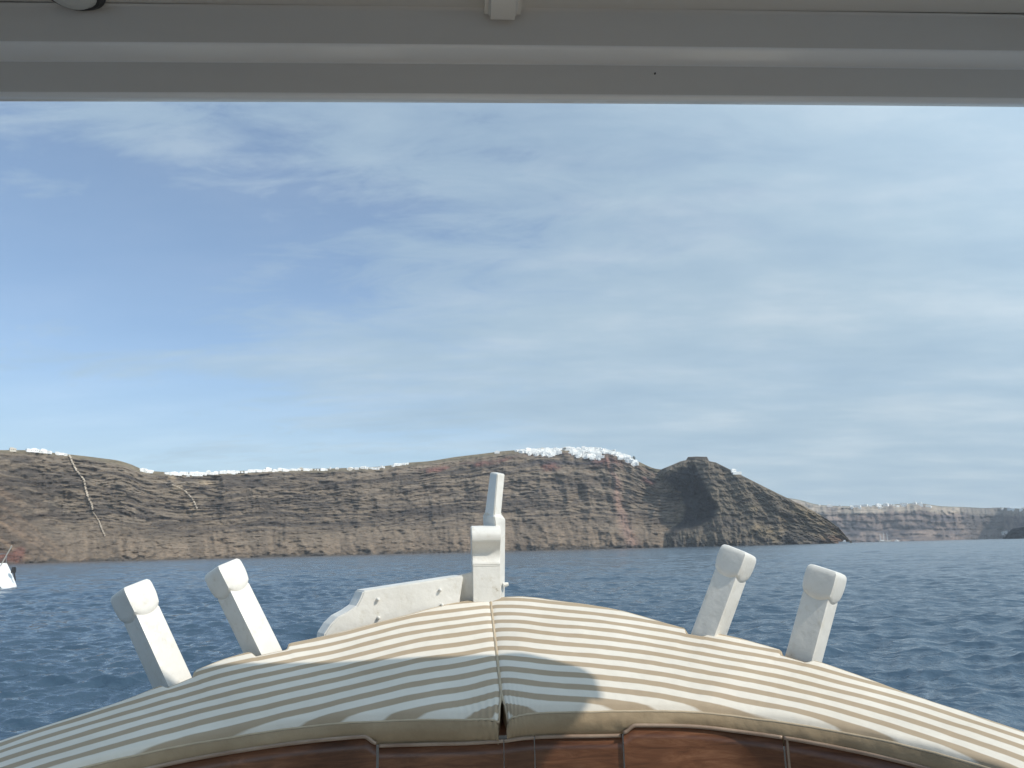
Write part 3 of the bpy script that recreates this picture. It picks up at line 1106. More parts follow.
def yacht():
    # only its stern is in the picture, at the left edge
    d = 62.0
    stern = at(16.0, 586, d)
    root = empty('sailing_yacht', (stern.x - 6.85, stern.y + 1.6, 0), R(180 - 3))
    root.scale = (1, 1, 1.32)
    tag(root, 'white yacht at the left edge of the water with a slanting stern and flagstaff', 'yacht')
    P = hull_mesh(11.0, 3.5, 1.45, 0.5, 0.86, 0.12, 0.06, transom_rake=-1.55)
    P[:, :, 0] = P[:, :, 0]
    P[:, :, 2] = np.maximum(P[:, :, 2], -0.5)
    # reverse transom: the sheer ends forward of the waterline at the stern
    o = grid_mesh('hull', P, hull_white, root)
    sol = MB()
    sol.add([tuple(p) for p in P[0]], [tuple(range(P.shape[1]))])
    sol.build('transom', hull_white, root)
    dk = MB()
    for i in range(len(P) - 1):
        a, b, c, e = P[i, 0], P[i, -1], P[i + 1, -1], P[i + 1, 0]
        z = Vector((0, 0, -0.03))
        dk.add([Vector(a) + z, Vector(b) + z, Vector(c) + z, Vector(e) + z], [(0, 1, 2, 3)])
    dk.build('deck', deck_grey, root)
    bs = MB()
    ring = []
    for i in range(len(P)):
        for sgn in (0, -1):
            pass
    for side in (0, 1):
        lo, hi = [], []
        for i in range(len(P)):
            idxs = range(0, 6) if side == 0 else range(10, 4, -1)
            pts = [P[i, j] for j in idxs]
            zs = np.array([p[2] for p in pts])[::-1]
            xs_ = np.array([p[0] for p in pts])[::-1]
            ys_ = np.array([p[1] for p in pts])[::-1]
            for zt, arr in ((0.02, lo), (0.17, hi)):
                y = np.interp(zt, zs, ys_)
                arr.append(Vector((np.interp(zt, zs, xs_), y * 1.01 + math.copysign(0.012, y), zt)))
        n = len(lo)
        bs.add(lo + hi, [(k, k + 1, n + k + 1, n + k) for k in range(n - 1)])
    bs.build('boot_stripe', boot_black, root)
    cabin = MB()
    cabin.box((0.9, 0, 1.72), (4.6, 2.1, 0.62), taper=0.86)
    co = cabin.build('cabin', hull_white, root, bevel=0.06)
    wn = MB()
    for sx in (-0.4, 0.9, 2.1):
        for sy in (-1, 1):
            wn.box((sx, sy * 1.005, 1.72), (0.75, 0.06, 0.2))
    wn.build('window_band', opening_dark, co)
    cov = MB()
    cov.prism([(-1.4, -1.0, 1.45), (-1.5, -0.95, 2.1), (-2.2, -0.9, 2.35), (-3.3, -0.9, 2.2), (-3.35, -0.95, 1.95)], (0, 1.95, 0))
    cov.build('spray_hood', grey_cover, root)
    rl = MB()
    for sy in (-1, 1):
        for sx in (-4.0, -2.0, 0, 2.0, 4.0):
            rl.tube([(sx, sy * 1.35, 1.4), (sx, sy * 1.35, 2.05)], 0.018, 6)
        rl.tube([(-4.0, sy * 1.35, 2.05), (4.0, sy * 1.35, 2.05)], 0.012, 6)
        rl.tube([(-4.0, sy * 1.35, 1.75), (4.0, sy * 1.35, 1.75)], 0.01, 6)
    rl.tube([(-4.0, -1.35, 2.05), (-4.1, 0, 2.08), (-4.0, 1.35, 2.05)], 0.018, 6)
    rl.build('rail', steel, root)
    fs = MB()
    fs.tube([(-4.15, -0.5, 1.3), (-4.95, -0.5, 2.55)], 0.045, 8)
    fs.build('flagstaff', deck_grey, root)
    ob = MB()
    ob.box((-5.2, -0.7, 1.05), (0.30, 0.3, 0.36), taper=0.8)
    ob.tube([(-5.25, -0.7, 0.9), (-5.45, -0.7, 0.4)], 0.06, 8)
    ob.build('outboard_motor', dark_metal, root, bevel=0.03)
    ms = MB()
    ms.tube([(1.3, 0, 1.5), (1.3, 0, 15.0)], 0.085, 10)
    ms.tube([(1.2, 0, 2.9), (-3.4, 0, 2.95)], 0.07, 10)
    ms.build('mast', steel, root)
    sc_ = MB()
    sc_.tube([(1.1, 0, 3.06), (-1.0, 0, 3.12), (-3.3, 0, 3.06)], [0.16, 0.2, 0.1], 10)
    sc_.build('furled_sail', grey_cover, root)


yacht()


def motor_boat(px, depth, Lh, rz, label):
    a, _ = az_el(px, horizon_y(px))
    root = empty('motor_boat', (depth * math.sin(a), depth * math.cos(a), 0), rz)
    tag(root, label, 'boat')
    P = hull_mesh(Lh, Lh * 0.3, Lh * 0.13, Lh * 0.04, 0.85, 0.3, 0.12, 14)
    grid_mesh('hull', P, hull_white, root)
    tm = MB()
    tm.add([tuple(p) for p in P[0]], [tuple(range(P.shape[1]))])
    for i in range(len(P) - 1):
        z = Vector((0, 0, -0.05))
        tm.add([Vector(P[i, 0]) + z, Vector(P[i, -1]) + z, Vector(P[i + 1, -1]) + z, Vector(P[i + 1, 0]) + z], [(0, 1, 2, 3)])
    tm.build('deck', hull_white, root)
    cb_ = MB()
    cb_.box((0.02 * Lh, 0, Lh * 0.19), (Lh * 0.36, Lh * 0.2, Lh * 0.13), taper=0.8)
    cb_.box((-0.02 * Lh, 0, Lh * 0.285), (Lh * 0.2, Lh * 0.15, Lh * 0.06), taper=0.85)
    c_ = cb_.build('cabin', hull_white, root)
    wi = MB()
    wi.box((0.02 * Lh, 0, Lh * 0.205), (Lh * 0.33, Lh * 0.192, Lh * 0.035))
    wi.build('window_band', opening_dark, c_)
    return root


motor_boat(844.5, 1950, 22, R(160), 'white motor boat at the tip of the rocky headland')
motor_boat(897.0, 4200, 26, R(20), 'white motor boat beside the masted ship under the distant cliffs')


def tall_ship(px, depth):
    a, _ = az_el(px, horizon_y(px))
    root = empty('sailing_ship', (depth * math.sin(a), depth * math.cos(a), 0), R(8))
    tag(root, 'pale masted ship lying at the foot of the distant cliffs', 'ship')
    Lh = 66
    P = hull_mesh(Lh, 11, 6.0, 2.0, 0.7, 0.5, 0.08, 22)
    grid_mesh('hull', P, deck_grey, root)
    dk = MB()
    dk.add([tuple(p) for p in P[0]], [tuple(range(P.shape[1]))])
    for i in range(len(P) - 1):
        z = Vector((0, 0, -0.3))
        dk.add([Vector(P[i, 0]) + z, Vector(P[i, -1]) + z, Vector(P[i + 1, -1]) + z, Vector(P[i + 1, 0]) + z], [(0, 1, 2, 3)])
    dk.build('deck', deck_grey, root)
    dh = MB()
    dh.box((-14, 0, 7.6), (20, 6, 3.4), taper=0.92)
    dh.build('deckhouse', hull_white, root)
    for x, hgt in ((-22, 40), (-2, 52), (18, 46)):
        m_ = MB()
        m_.tube([(x, 0, 3), (x, 0, hgt)], [1.0, 0.5], 8)
        mo = m_.build('mast', hull_white, root)
        yd = MB()
        for zf in (0.42, 0.64, 0.84):
            yd.tube([(x, -8 * (1.15 - zf), hgt * zf), (x, 8 * (1.15 - zf), hgt * zf)], 0.35, 6)
            yd.tube([(x - 1, 0, hgt * zf + 1.5), (x + 6, 0, hgt * (zf - 0.16))], [0.8, 0.5], 6)
        yd.build('yard', hull_white, mo)
    bo = MB()
    bo.tube([(30, 0, 7), (46, 0, 11)], [0.6, 0.3], 6)
    bo.build('bowsprit', deck_grey, root)


tall_ship(884.5, 4600)

# ------------------------------------------------------------------ our own boat
YAW = R(4.5)
boat = empty('wooden_boat', (0, 0, 0), YAW)
tag(boat, 'white wooden boat in the foreground whose bow, posts and roof edge frame the view', 'boat')
RZ = Matrix.Rotation(-YAW, 4, 'Z')


def bl(px, py, d):
    """a surveyed point in the boat's own frame (x starboard, y ahead, z up)"""
    return RZ @ at(px, py, d)


# cushion survey: outboard edge, inboard edge, stripe count at each
left_tab = [(490.0, 598, 2.62, -0.2, 502.8, 711, 1.90, 11.5), (460, 601.5, 2.58, -0.1, 470, 713, 1.90, 10.9), (420, 611, 2.51, 0.5, 430, 714, 1.895, 10.45),
            (330, 634, 2.38, 0.65, 350, 717, 1.88, 9.4), (230, 657, 2.20, 1.1, 260, 727, 1.85, 8.45), (130, 697.5, 2.05, 2.3, 175, 741, 1.78, 8.0),
            (0, 740.5, 1.80, 2.45, 60, 767, 1.57, 7.5), (-120, 785, 1.58, 2.5, -40, 795, 1.36, 7.0)]
right_tab = [(490.6, 598, 2.62, -0.2, 503.6, 711, 1.90, 11.5), (520, 595.8, 2.595, -0.5, 521, 708.5, 1.90, 11.1), (550, 599.3, 2.56, -0.45, 540, 707, 1.90, 10.8), (610, 608, 2.48, -0.05, 590, 706, 1.895, 10.5),
             (684, 627, 2.35, 0.95, 650, 705, 1.885, 9.9), (751, 640.5, 2.24, 1.15, 700, 706.5, 1.87, 9.3), (800, 655, 2.15, 2.0, 740, 711, 1.85, 8.95),
             (850, 671.5, 2.06, 2.3, 790, 717.5, 1.80, 8.75), (900, 690, 1.96, 3.0, 850, 728, 1.73, 8.2), (1024, 731, 1.72, 3.0, 960, 753, 1.55, 7.4),
             (1150, 775, 1.52, 3.0, 1060, 785, 1.36, 6.8)]


def band(tab, n):
    o = np.array([bl(r[0], r[1], r[2]) for r in tab])
    i = np.array([bl(r[4], r[5], r[6]) for r in tab])
    s = np.concatenate([[0], np.cumsum(np.linalg.norm(np.diff((o + i) / 2, axis=0), axis=1))])
    s /= s[-1]
    q = np.linspace(0, 1, n)
    O = np.stack([spline(s, o[:, k], q) for k in range(3)], -1)
    I = np.stack([spline(s, i[:, k], q) for k in range(3)], -1)
    vo = spline(s, [r[3] for r in tab], q)
    vi = spline(s, [r[7] for r in tab], q)
    oxpx = spline(s, [r[0] for r in tab], q)
    return q, O, I, vo, vi, oxpx


THICK = 0.050


def cushion(tab, label, notches, sign, seed):
    n, mt = 420, 70
    q, O, I, vo, vi, oxp = band(tab, n)
    # notches that clear the mooring posts
    t0 = np.zeros(n)
    for (a, b, dep) in notches:
        lo, hi = min(a, b), max(a, b)
        t0 = np.maximum(t0, dep * sstep(lo - 3, lo + 2, oxp) * sstep(hi + 3, hi - 2, oxp))
    root = empty('bow_cushion', tuple((boat.matrix_basis @ Vector(tuple((O[0] + I[0]) / 2 - np.array([0, 0, THICK]))))), YAW)
    tag(root, label, 'cushion', 'striped bow cushions')
    org = (RZ @ root.location)
    org = Vector(org)
    tt = np.linspace(0, 1, mt)
    # rounded shoulders: inboard edge and outboard edge roll over
    T = t0[None] + (1 - t0)[None] * tt[:, None]
    P = O[None] * (1 - T[..., None]) + I[None] * T[..., None]
    V = vo[None] * (1 - T) + vi[None] * T
    wid = np.linalg.norm(O - I, axis=1)
    du = T * wid[None]
    dout = (T - t0[None]) * wid[None]
    din = (1 - T) * wid[None]
    rr_ = 0.022
    roll = lambda d: np.where(d < rr_, rr_ - np.sqrt(np.maximum(rr_**2 - (rr_ - d) ** 2, 0)), 0)
    arc = np.concatenate([[0], np.cumsum(np.linalg.norm(np.diff(O, axis=0), axis=1))])
    dseam = np.minimum(arc, 0.5)
    puff = 0.005 * np.sin(np.pi * np.clip(tt, 0, 1))[:, None] * np.ones(n)[None]
    wr = (fbm(arc[None] * 9 + 0 * T, du * 14, seed, 3) - 0.5) * 0.004
    zdrop = roll(dout * 2.2) * 0.22 + roll(din) * 0.7
    seamdrop = 0.004 * np.exp(-(dseam / 0.012))[None] * np.ones(mt)[:, None]
    P[..., 2] += puff + wr - zdrop - seamdrop
    # gathers where the cloth is pulled to the front centre corner
    gat = np.exp(-(arc[None] / 0.06)) * np.exp(-(din / 0.05))
    P[..., 2] -= 0.010 * gat + 0.004 * gat * np.sin(arc[None] * 260)
    # the front corners pull apart a little at the centre seam
    P[..., 0] += sign * 0.011 * np.exp(-(arc[None] / 0.03)) * np.exp(-(din / 0.045) ** 2)
    Pl = P - np.array(org)[None, None]
    top = grid_mesh('striped_cover', Pl, canvas, root)
    set_attr(top, 'stripe', V)
    # side bands: inboard (facing the cockpit), outboard, seam end
    def strip(name, edge, height, bulge, nrm, rows=9):
        k = np.linspace(0, 1, rows)
        G = np.zeros((rows, len(edge), 3))
        ar = np.concatenate([[0], np.cumsum(np.linalg.norm(np.diff(edge, axis=0), axis=1))])
        for j, u in enumerate(k):
            G[j] = edge + nrm * (bulge * math.sin(math.pi * (0.12 + 0.88 * u)) + (fbm(ar * 16, u * 2.0 + 0 * ar, seed + 5, 3) - 0.5)[:, None] * 0.008 * math.sin(math.pi * u))
            G[j, :, 2] -= height * u
        return grid_mesh(name, G, tan_cloth, root)
    tang = np.gradient(Pl[-1], axis=0)
    nin = np.stack([tang[:, 1], -tang[:, 0], 0 * tang[:, 0]], -1) * sign
    nin /= np.linalg.norm(nin, axis=1)[:, None]
    hh = np.interp(q, [0, 1], [THICK, THICK])[:, None]
    strip('front_band', Pl[-1], THICK, 0.012, nin)
    tang = np.gradient(Pl[0], axis=0)
    no = -np.stack([tang[:, 1], -tang[:, 0], 0 * tang[:, 0]], -1) * sign
    no /= np.maximum(np.linalg.norm(no, axis=1), 1e-6)[:, None]
    strip('outer_band', Pl[0], THICK * 0.85, 0.008, no)
    strip('end_band', Pl[:, 0], THICK, 0.0, np.array([[-sign * 1.0, 0, 0]]) * np.ones((mt, 3)))
    # piping along the inboard top edge and along the seam
    pm = MB()
    pm.tube([Vector(p) + Vector((0, 0, 0.001)) for p in Pl[-1][::3]], 0.0035, 6)
    pm.tube([Vector(p) + Vector((0, 0, 0.001)) for p in Pl[::3, 0]], 0.003, 6)
    pm.tube([Vector(p) + Vector((0, 0, 0.0)) for p in Pl[0][::2]], 0.0035, 6)
    pm.build('piping', piping_cloth, root, smooth=True)
    return O, I, q


# notch spans are given along the outboard edge, in photo columns
LO, LI, LQ = cushion(left_tab, 'striped cushion left of the centre seam, mostly in the shade of the roof',
                     [(163, 193, 0.09), (252, 287, 0.09)], -1, 200)
RO, RI, RQ = cushion(right_tab, 'sunlit striped cushion right of the centre seam, below the two right posts',
                     [(687, 708, 0.08), (783, 812, 0.08)], 1, 210)


# ---- mooring posts
def post(base, head, section, yaw, label=None, hlen=0.078):
    """square timber, square-turned head; base and head centres in the boat frame"""
    base, head = Vector(base), Vector(head)
    ax = (head - base).normalized()
    base = base - ax * 0.22
    Lp = (head - base).length
    xd = Vector((math.cos(yaw), math.sin(yaw), 0))
    xd = (xd - ax * xd.dot(ax)).normalized()
    yd = ax.cross(xd)
    w0 = section / 2
    ns = 10
    prof = [(0.0, 1.0, 0), (Lp * 0.5, 0.99, 0)]
    hb = Lp - hlen
    prof += [(hb - 0.006, 0.98, 1), (hb - 0.001, 0.945, 1), (hb + 0.003, 1.00, 1), (hb + 0.008, 1.07, 1)]
    for k in range(1, 11):
        t = k / 10
        wv = 1.08 + 0.07 * math.sin(math.pi * t * 1.05) if t < 0.6 else 1.08 + 0.07 * math.sin(math.pi * 0.63) - 0.40 * ((t - 0.6) / 0.4) ** 3.2
        prof.append((hb + 0.010 + (hlen - 0.010) * (t if t < 0.6 else 0.6 + 0.4 * math.sin((t - 0.6) / 0.4 * math.pi / 2)), wv, max(0, 1 - t * 2.2)))
    rings = []
    bev = 0.07
    us = np.linspace(-1, 1, ns)
    for (hh, ws, arcw) in prof:
        ring = []
        for side in range(4):
            for u in us[:-1]:
                uu = u * (1 - bev * 0.0)
                a, b = uu, 1.0
                cut = max(abs(uu) - (1 - bev), 0) / bev
                a, b = uu * (1 - 0.015 * cut), 1.0 - 0.05 * cut
                if side == 0: x, y = a, -b
                elif side == 1: x, y = b, a
                elif side == 2: x, y = -a, b
                else: x, y = -b, -a
                hz = hh - 0.012 * (1 - u * u) * arcw
                ring.append(base + xd * (x * w0 * ws) + yd * (y * w0 * ws) + ax * hz)
        rings.append(ring)
    m = len(rings[0])
    vs = [v for r_ in rings for v in r_]
    fs = []
    for i in range(len(rings) - 1):
        for k in range(m):
            k2 = (k + 1) % m
            fs.append((i * m + k, i * m + k2, (i + 1) * m + k2, (i + 1) * m + k))
    fs.append(tuple((len(rings) - 1) * m + k for k in range(m)))
    fs.append(tuple(range(m - 1, -1, -1)))
    mb = MB()
    mb.add(vs, fs)
    o = mb.build('mooring_post', white_paint, boat, smooth=True)
    import bmesh
    for p_ in o.data.polygons:
        p_.use_smooth = True
    o.data.set_sharp_from_angle(angle=R(28))
    if label:
        o['label'] = label
    return o


post(bl(172, 682, 2.20), bl(129, 587, 2.24), 0.076, R(-34), None, 0.085)
post(bl(263, 652, 2.29), bl(221, 566, 2.33), 0.073, R(-34), None, 0.082)
post(bl(709, 634, 2.32), bl(740, 550, 2.35), 0.075, R(42), None, 0.078)
post(bl(803, 661, 2.18), bl(828, 569, 2.21), 0.077, R(42), None, 0.079)

# ---- stem post: aft block with a coved head, then the timber head rising behind it
D0 = 2.58
blk = MB()
a = bl(474, 604, D0)
b_ = bl(500, 603, D0)
xw = (b_ - a).length
xdir = (b_ - a).normalized()


def zof(py):
    return bl(487, py, D0).z


ctr = (a + b_) / 2
yf = ctr.y
prof = [(0.0, zof(640)), (0.0, zof(566)), (-0.003, zof(565)), (-0.003, zof(563.5))]
for k in range(9):                                     # cove under the head
    t = k / 8
    prof.append((0.010 * math.sin(math.pi * min(1, t * 1.1)) ** 0.8 - 0.030 * t ** 3, zof(562.5 - 21.5 * t)))
for k in range(1, 7):
    t = k / 6
    prof.append((-0.030 - 0.004 * math.sin(math.pi * t) + 0.020 * t ** 3, zof(541 - 14.5 * t)))
prof += [(0.0, zof(525.6)), (0.05, zof(524.5)), (0.085, zof(525))]
prof += [(0.085, zof(640))]
rows = []
n_p = len(prof)
import bmesh
poly = [Vector((ctr.x - xw * 0.54, yf + p[0], p[1])) for p in prof]
blk.prism(poly, Vector((xw * 1.08, 0.012, 0)))
stem = blk.build('stem_post', white_paint, boat, bevel=0.003)
stem.data.polygons.foreach_set('use_smooth', [True] * len(stem.data.polygons))
stem.data.set_sharp_from_angle(angle=R(32))
# heel of the block is slimmer than its head
for v in stem.data.vertices:
    k = 1.0 + 0.07 * max(0, min(1, (v.co.z - zof(566)) / (zof(526) - zof(566))))
    v.co.x = ctr.x + (v.co.x - ctr.x) * k

tm = MB()


def quad(pyl, xl, pym, xm, pyr, xr, dl, dm, dr_):
    l, m_, r_ = bl(xl, pyl, dl), bl(xm, pym, dm), bl(xr, pyr, dr_)
    return [l, m_, r_, l + r_ - m_]


q = [quad(640, 486, 640, 497.5, 640, 504.5, 2.76, 2.665, 2.71),
     quad(524, 483, 524, 495.5, 521, 505.6, 2.74, 2.655, 2.71),
     quad(515.5, 482.5, 516.5, 494.2, 519, 505.5, 2.74, 2.655, 2.71),
     quad(511.5, 484.8, 515, 493.9, 514, 501.3, 2.72, 2.665, 2.70),
     quad(472.3, 490, 474.0, 497.4, 474, 505, 2.76, 2.705, 2.74)]
vs = [v for r_ in q for v in r_]
fs = [(3, 2, 1, 0), (16, 17, 18, 19)]
for i in range(4):
    for k in range(4):
        k2 = (k + 1) % 4
        fs.append((4 * i + k, 4 * i + k2, 4 * i + 4 + k2, 4 * i + 4 + k))
tm.add(vs, fs)
tm.build('stem_head', white_paint, stem, bevel=0.003)
kb = MB()
kb.tube([bl(504, 585, 2.69), bl(508.5, 584, 2.69)], [0.009, 0.006], 8)
kb.build('bolt', white_paint, stem)

# ---- ogee-ended bulwark board to the left of the stem
bd = MB()


def bd_d(px):
    return 2.40 + (px - 312) / (464 - 312) * 0.20


outl = [(464, 575.5), (364.4, 591.0), (361, 599), (357, 606), (349, 611.5), (338.7, 617), (331, 624.5), (324.7, 634), (322, 650), (458, 618), (459, 600)]
fr_ = [bl(x, y, bd_d(x)) for x, y in outl]
# the board is a straight plank: project the survey onto one vertical plane
p0, p1 = fr_[0], fr_[7]
dirx = Vector((p1.x - p0.x, p1.y - p0.y, 0)).normalized()
nrm = Vector((dirx.y, -dirx.x, 0))
if nrm.y < 0:
    nrm = -nrm
pl = [Vector((p0.x, p0.y, 0)) + dirx * Vector((p.x - p0.x, p.y - p0.y, 0)).dot(dirx) + Vector((0, 0, p.z)) for p in fr_]
bd.prism(pl, nrm * 0.062 + dirx * 0.018 + Vector((0, 0, 0.002)))
board = bd.build('bulwark_board', white_paint, boat, bevel=0.004)
for (x, y) in ((378, 599.5), (378, 617.5), (439.5, 590), (440.5, 604.5)):
    p = bl(x, y, bd_d(x))
    p = Vector((p0.x, p0.y, 0)) + dirx * Vector((p.x - p0.x, p.y - p0.y, 0)).dot(dirx) + Vector((0, 0, p.z))
    b2 = MB()
    b2.tube([p + nrm * 0.004, p - nrm * 0.010, p - nrm * 0.014], [0.0058, 0.005, 0.002], 10)
    b2.build('bolt', white_paint, board)
kn = MB()
kp = [bl(452, 577, 2.625), bl(475, 571, 2.60), bl(475, 640, 2.60), bl(452, 640, 2.625)]
kn.prism(kp, Vector((0.01, 0.07, 0)))
kn.build('breasthook', white_paint, boat, bevel=0.004)

# ---- hull, deck and cap rail under the cushions
def hull():
    Lp = LO[::-1]
    Rp = RO
    stem_pt = np.array([[(LO[0, 0] + RO[0, 0]) / 2, max(LO[0, 1], RO[0, 1]) + 0.16, LO[0, 2] - 0.01]])
    def widen(Pt, sgn):
        Q = Pt.copy()
        t = np.gradient(Q, axis=0)
        n = np.stack([t[:, 1], -t[:, 0], 0 * t[:, 0]], -1)
        n /= np.linalg.norm(n, axis=1)[:, None]
        n *= np.sign((n[:, 0] * sgn).mean() or 1)
        Q += n * 0.03
        return Q
    lw = widen(LO[::12], -1)[1:]
    rw = widen(RO[::12], 1)[1:]
    cx = (LO[0, 0] + RO[0, 0]) / 2
    # carry both sides aft of the frame
    def aft(W, sgn):
        last = W[-1]
        ext = [np.array([cx + sgn * 1.32, last[1] - 0.5, last[2] - 0.0]), np.array([cx + sgn * 1.45, -0.6, last[2] - 0.02]),
               np.array([cx + sgn * 1.40, -2.2, last[2] - 0.02]), np.array([cx + sgn * 1.1, -3.6, last[2] + 0.02])]
        return np.concatenate([W, np.array(ext)], 0)
    ring = np.concatenate([aft(lw, -1)[::-1], stem_pt, aft(rw, 1)], 0)
    ring[:, 2] -= THICK + 0.012
    # hull side
    rowsP = []
    for k in np.linspace(0, 1, 10):
        q_ = ring.copy()
        f = 1 - 0.36 * k ** 1.6
        q_[:, 0] = cx + (ring[:, 0] - cx) * f
        q_[:, 1] = ring[:, 1] - 0.22 * k * sstep(0.5, 2.6, ring[:, 1])
        q_[:, 2] = ring[:, 2] * (1 - k) + (-0.45) * k
        rowsP.append(q_)
    grid_mesh('hull', np.stack(rowsP), hull_white, boat)
    tr_ = MB()
    tr_.add([tuple(r_[0]) for r_ in rowsP] + [tuple(r_[-1]) for r_ in rowsP[::-1]], [tuple(range(20))])
    tr_.build('transom', hull_white, boat)
    # deck ring from the cap rail in to the coaming
    inner = np.concatenate([LI[::-12], RI[::12]], 0)
    n_in = len(inner)
    outer = np.concatenate([widen(LO[::-12], -1) * 1.0, widen(RO[::12], 1)], 0)
    inn = inner.copy()
    inn[:, 2] -= THICK + 0.006
    out = outer.copy()
    out[:, 2] -= THICK + 0.008
    G = np.stack([out, out * 0.5 + inn * 0.5 - np.array([0, 0, 0.004]), inn])
    grid_mesh('deck', G, wood, boat)
    # cap rail moulding
    cp = MB()
    ringc = np.concatenate([widen(LO[::-12], -1)[:-1], stem_pt - np.array([[0, 0.03, 0]]), widen(RO[::12], 1)[1:]], 0)
    cp.tube([Vector(p) - Vector((0, 0, THICK + 0.02)) for p in ringc], 0.022, 10)
    cp.build('cap_rail', white_paint, boat, smooth=True)


hull()

# ---- cockpit coaming of varnished panels, set just under the cushion fronts
def coaming_panel(Ic, q0, q1, top_off, setb, seed, corner=None, name='coaming_panel', sign=1):
    n = len(Ic)
    i0, i1 = int(q0 * (n - 1)), int(q1 * (n - 1))
    E = Ic[i0:i1 + 1]
    t = np.gradient(Ic, axis=0)[i0:i1 + 1]
    nr = np.stack([t[:, 1], -t[:, 0], 0 * t[:, 0]], -1) * sign
    nr /= np.linalg.norm(nr, axis=1)[:, None]
    E = E + nr * setb
    arc = np.concatenate([[0], np.cumsum(np.linalg.norm(np.diff(E, axis=0), axis=1))])
    top = E.copy()
    top[:, 2] -= top_off
    if corner == 'start':
        top[:, 2] -= 0.016 * (1 - sstep(0, 0.03, arc))
    if corner == 'end':
        top[:, 2] -= 0.016 * (1 - sstep(0, 0.03, arc[-1] - arc))
    fr = []
    for k in np.linspace(0, 1, 14):
        g = top.copy()
        g[:, 2] = top[:, 2] - k * 0.42
        fr.append(g)
    bk = []
    for k in (1.0, 0.0):
        g = top - nr * 0.024
        g[:, 2] = top[:, 2] - k * 0.42
        bk.append(g)
    G = np.stack([bk[1]] + fr + [bk[0]])
    o = grid_mesh(name, G, wood, boat, smooth=False)
    ed = MB()
    pts = [Vector(p) for p in (top + nr * 0.001)[::2]]
    ed.tube(pts, 0.0045, 8)
    ed.build('edge_moulding', edge_trim, o, smooth=True)
    return o


def q_at(tab, px, Q):
    s = np.array([r[4] for r in tab], float)
    o = np.array([bl(r[0], r[1], r[2]) for r in tab])
    i = np.array([bl(r[4], r[5], r[6]) for r in tab])
    l = np.concatenate([[0], np.cumsum(np.linalg.norm(np.diff((o + i) / 2, axis=0), axis=1))])
    l /= l[-1]
    if s[0] > s[-1]:
        return float(np.interp(-px, -s, l))
    return float(np.interp(px, s, l))


ql = q_at(left_tab, 378, LQ)
coaming_panel(LI, 0.0, ql, THICK + 0.018, 0.004, 1, sign=-1)
coaming_panel(LI, ql + 0.004, 1.0, THICK - 0.006, 0.012, 2, corner='start', sign=-1)
q1 = q_at(right_tab, 534, RQ)
q2 = q_at(right_tab, 621, RQ)
q3 = q_at(right_tab, 783, RQ)
coaming_panel(RI, 0.0, q1, THICK + 0.018, 0.004, 3)
coaming_panel(RI, q1 + 0.002, q2, THICK + 0.018, 0.004, 4)
coaming_panel(RI, q2 + 0.004, q3, THICK - 0.006, 0.012, 5, corner='start')
coaming_panel(RI, q3 + 0.002, 1.0, THICK - 0.006, 0.012, 6)
# pale bead in the joint
jb = MB()
i3 = int((q3 + 0.001) * (len(RI) - 1))
pj = Vector(RI[i3]) + Vector((0, -0.012, -THICK + 0.004))
jb.tube([pj, pj - Vector((0, 0, 0.4))], 0.004, 6)
jb.build('joint_bead', edge_trim, boat)

# cockpit sole and benches (below the frame; they pass light up to the roof)
sl = MB()
sl.box((0, -0.6, 0.80), (2.3, 4.4, 0.04))
sl.build('cockpit_sole', teak, boat)
for sx in (-1, 1):
    be = MB()
    be.box((sx * 0.92, -1.1, 1.03), (0.44, 2.6, 0.42))
    be.build('bench', wood, boat, bevel=0.01)

# ---- hard-top roof
XC = (LO[0, 0] + RO[0, 0]) / 2 * 0.4 + LI[0, 0] * 0.6
RW = 1.33                       # half width
RC = 0.20                       # corner radius of the front corners
Zc = CAMZ - 0.006
YF = 1.455
roof_prof = [(YF, 0.925), (1.425, 0.921), (1.421, 0.925), (1.419, 0.991), (1.416, 0.9935), (1.368, 0.991), (1.362, 0.996), (1.360, 1.068), (1.352, 1.074)]


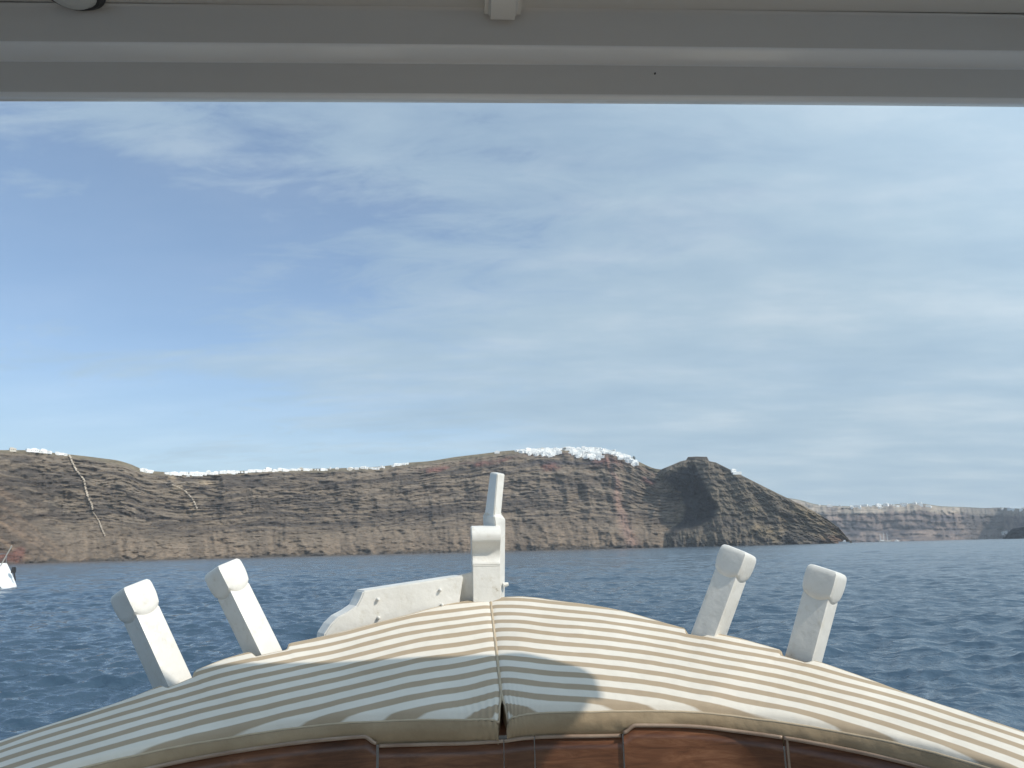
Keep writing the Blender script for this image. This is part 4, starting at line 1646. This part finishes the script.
def roof():
    nx = 90
    us = np.linspace(-1, 1, nx)
    def outline(inset):
        """front line of the roof, rounded at both corners, as (x, y-offset)"""
        w_ = RW - inset
        xs_, dy = [], []
        for u in us:
            x = u * w_
            e = max(0, abs(x) - (w_ - RC))
            d = RC - math.sqrt(max(RC * RC - e * e, 0))
            xs_.append(x)
            dy.append(d)
        return np.array(xs_), np.array(dy)
    rowsP = []
    # top edge, front edge, then the stepped underside moving aft
    full = [(1.30, 1.125), (1.425, 1.105), (YF + 0.004, 1.07), (YF + 0.006, 1.02), (YF + 0.004, 0.934)] + roof_prof
    for (y, z) in full:
        xs_, dy = outline(max(0, YF - y) * 0.05)
        sag = 0.004 * (xs_ / RW) ** 2
        rowsP.append(np.stack([XC + xs_, y - dy, Zc + z - sag], -1))
    beam = grid_mesh('front_beam', np.stack(rowsP), roof_paint, None, smooth=False)
    # the undersides of the two steps take a lighter, glossier material
    beam.data.materials.append(gloss_white)
    k0 = 5 + roof_prof.index((1.419, 0.991))
    for pi, p in enumerate(beam.data.polygons):
        r_ = pi // (nx - 1)
        if k0 <= r_ <= k0 + 2 or 4 <= r_ <= 6:
            p.material_index = 1
    # ceiling panel with its own top skin
    pan = MB()
    back = -2.6
    xs_, dy = outline((YF - 1.352) * 0.05)
    fr1 = [(XC + x, 1.352 - d) for x, d in zip(xs_, dy)]
    lo = [Vector((x, y, Zc + 1.074)) for x, y in fr1] + [Vector((XC + RW - 0.01, back, Zc + 1.074)), Vector((XC - RW + 0.01, back, Zc + 1.074))]
    hi = [Vector((v.x, v.y, Zc + 1.125)) for v in lo]
    n = len(lo)
    pan.add(lo + hi, [tuple(range(n)), tuple(range(2 * n - 1, n - 1, -1))] + [(i, (i + 1) % n, n + (i + 1) % n, n + i) for i in range(n)])
    ro = pan.build('roof', roof_paint, boat)
    beam.parent = ro
    # side beams
    for sx in (-1, 1):
        sbm = MB()
        sbm.box((XC + sx * (RW - 0.052), -0.66, Zc + 1.004), (0.09, 3.80, 0.135))
        sbm.build('side_beam', roof_paint, ro, bevel=0.006)
    # centre block against the ceiling
    ro.rotation_euler = (0, 0, R(-1.5))
    cbk = MB()
    cbk.box((bl(503, 6, 1.5).x - 0.034, 1.29, Zc + 1.054), (0.072, 0.115, 0.042))
    cbk.build('centre_block', roof_paint, ro, bevel=0.012, seg=3)
    # round dome lamp on the ceiling
    lp = RZ @ Vector((-0.85, 1.236, 0))
    ringm = MB()
    k = 24
    cx, cy = lp.x, lp.y + 0.005
    ringm.tube([(cx, cy, Zc + 1.073), (cx, cy, Zc + 1.064), (cx, cy, Zc + 1.056)], [0.062, 0.060, 0.050], k)
    lo_ = ringm.build('ceiling_lamp', dark_metal, ro, smooth=False)
    gl = MB()
    gl.tube([(cx, cy, Zc + 1.057), (cx, cy, Zc + 1.047), (cx, cy, Zc + 1.043)], [0.046, 0.036, 0.018], k)
    gl.build('lens', lamp_glass, lo_)
    sc_ = MB()
    s = bl(653, 75, 1.0)
    sc_.tube([(bl(653, 75, 1.62).x - 0.036, 1.4195, Zc + 0.972), (bl(653, 75, 1.62).x - 0.036, 1.416, Zc + 0.972)], 0.0017, 8)
    sc_.build('screw', dark_metal, ro)
    for sx in (-1, 1):
        pp = MB()
        pp.tube([(XC + sx * (RW - 0.12), -0.55, 1.52), (XC + sx * (RW - 0.12), -0.55, Zc + 1.0)], 0.03, 12)
        pp.build('roof_pillar', white_paint, boat)


roof()

# ------------------------------------------------------------------ the air over the bay
hz = MB()
hz.box((0, 2500, 250 - 3.5), (28000, 23500, 507))
hm = bpy.data.materials.new('sea_haze')
hm.use_nodes = True
hn = hm.node_tree
hn.nodes.remove(hn.nodes['Principled BSDF'])
pv = hn.nodes.new('ShaderNodeVolumePrincipled')
pv.inputs['Color'].default_value = (0.80, 0.88, 0.97, 1)
pv.inputs['Density'].default_value = 4.6e-5
pv.inputs['Anisotropy'].default_value = 0.0
hn.links.new(pv.outputs[0], hn.nodes['Material Output'].inputs['Volume'])
ho = hz.build('haze', hm)
tag(ho, kind='stuff')
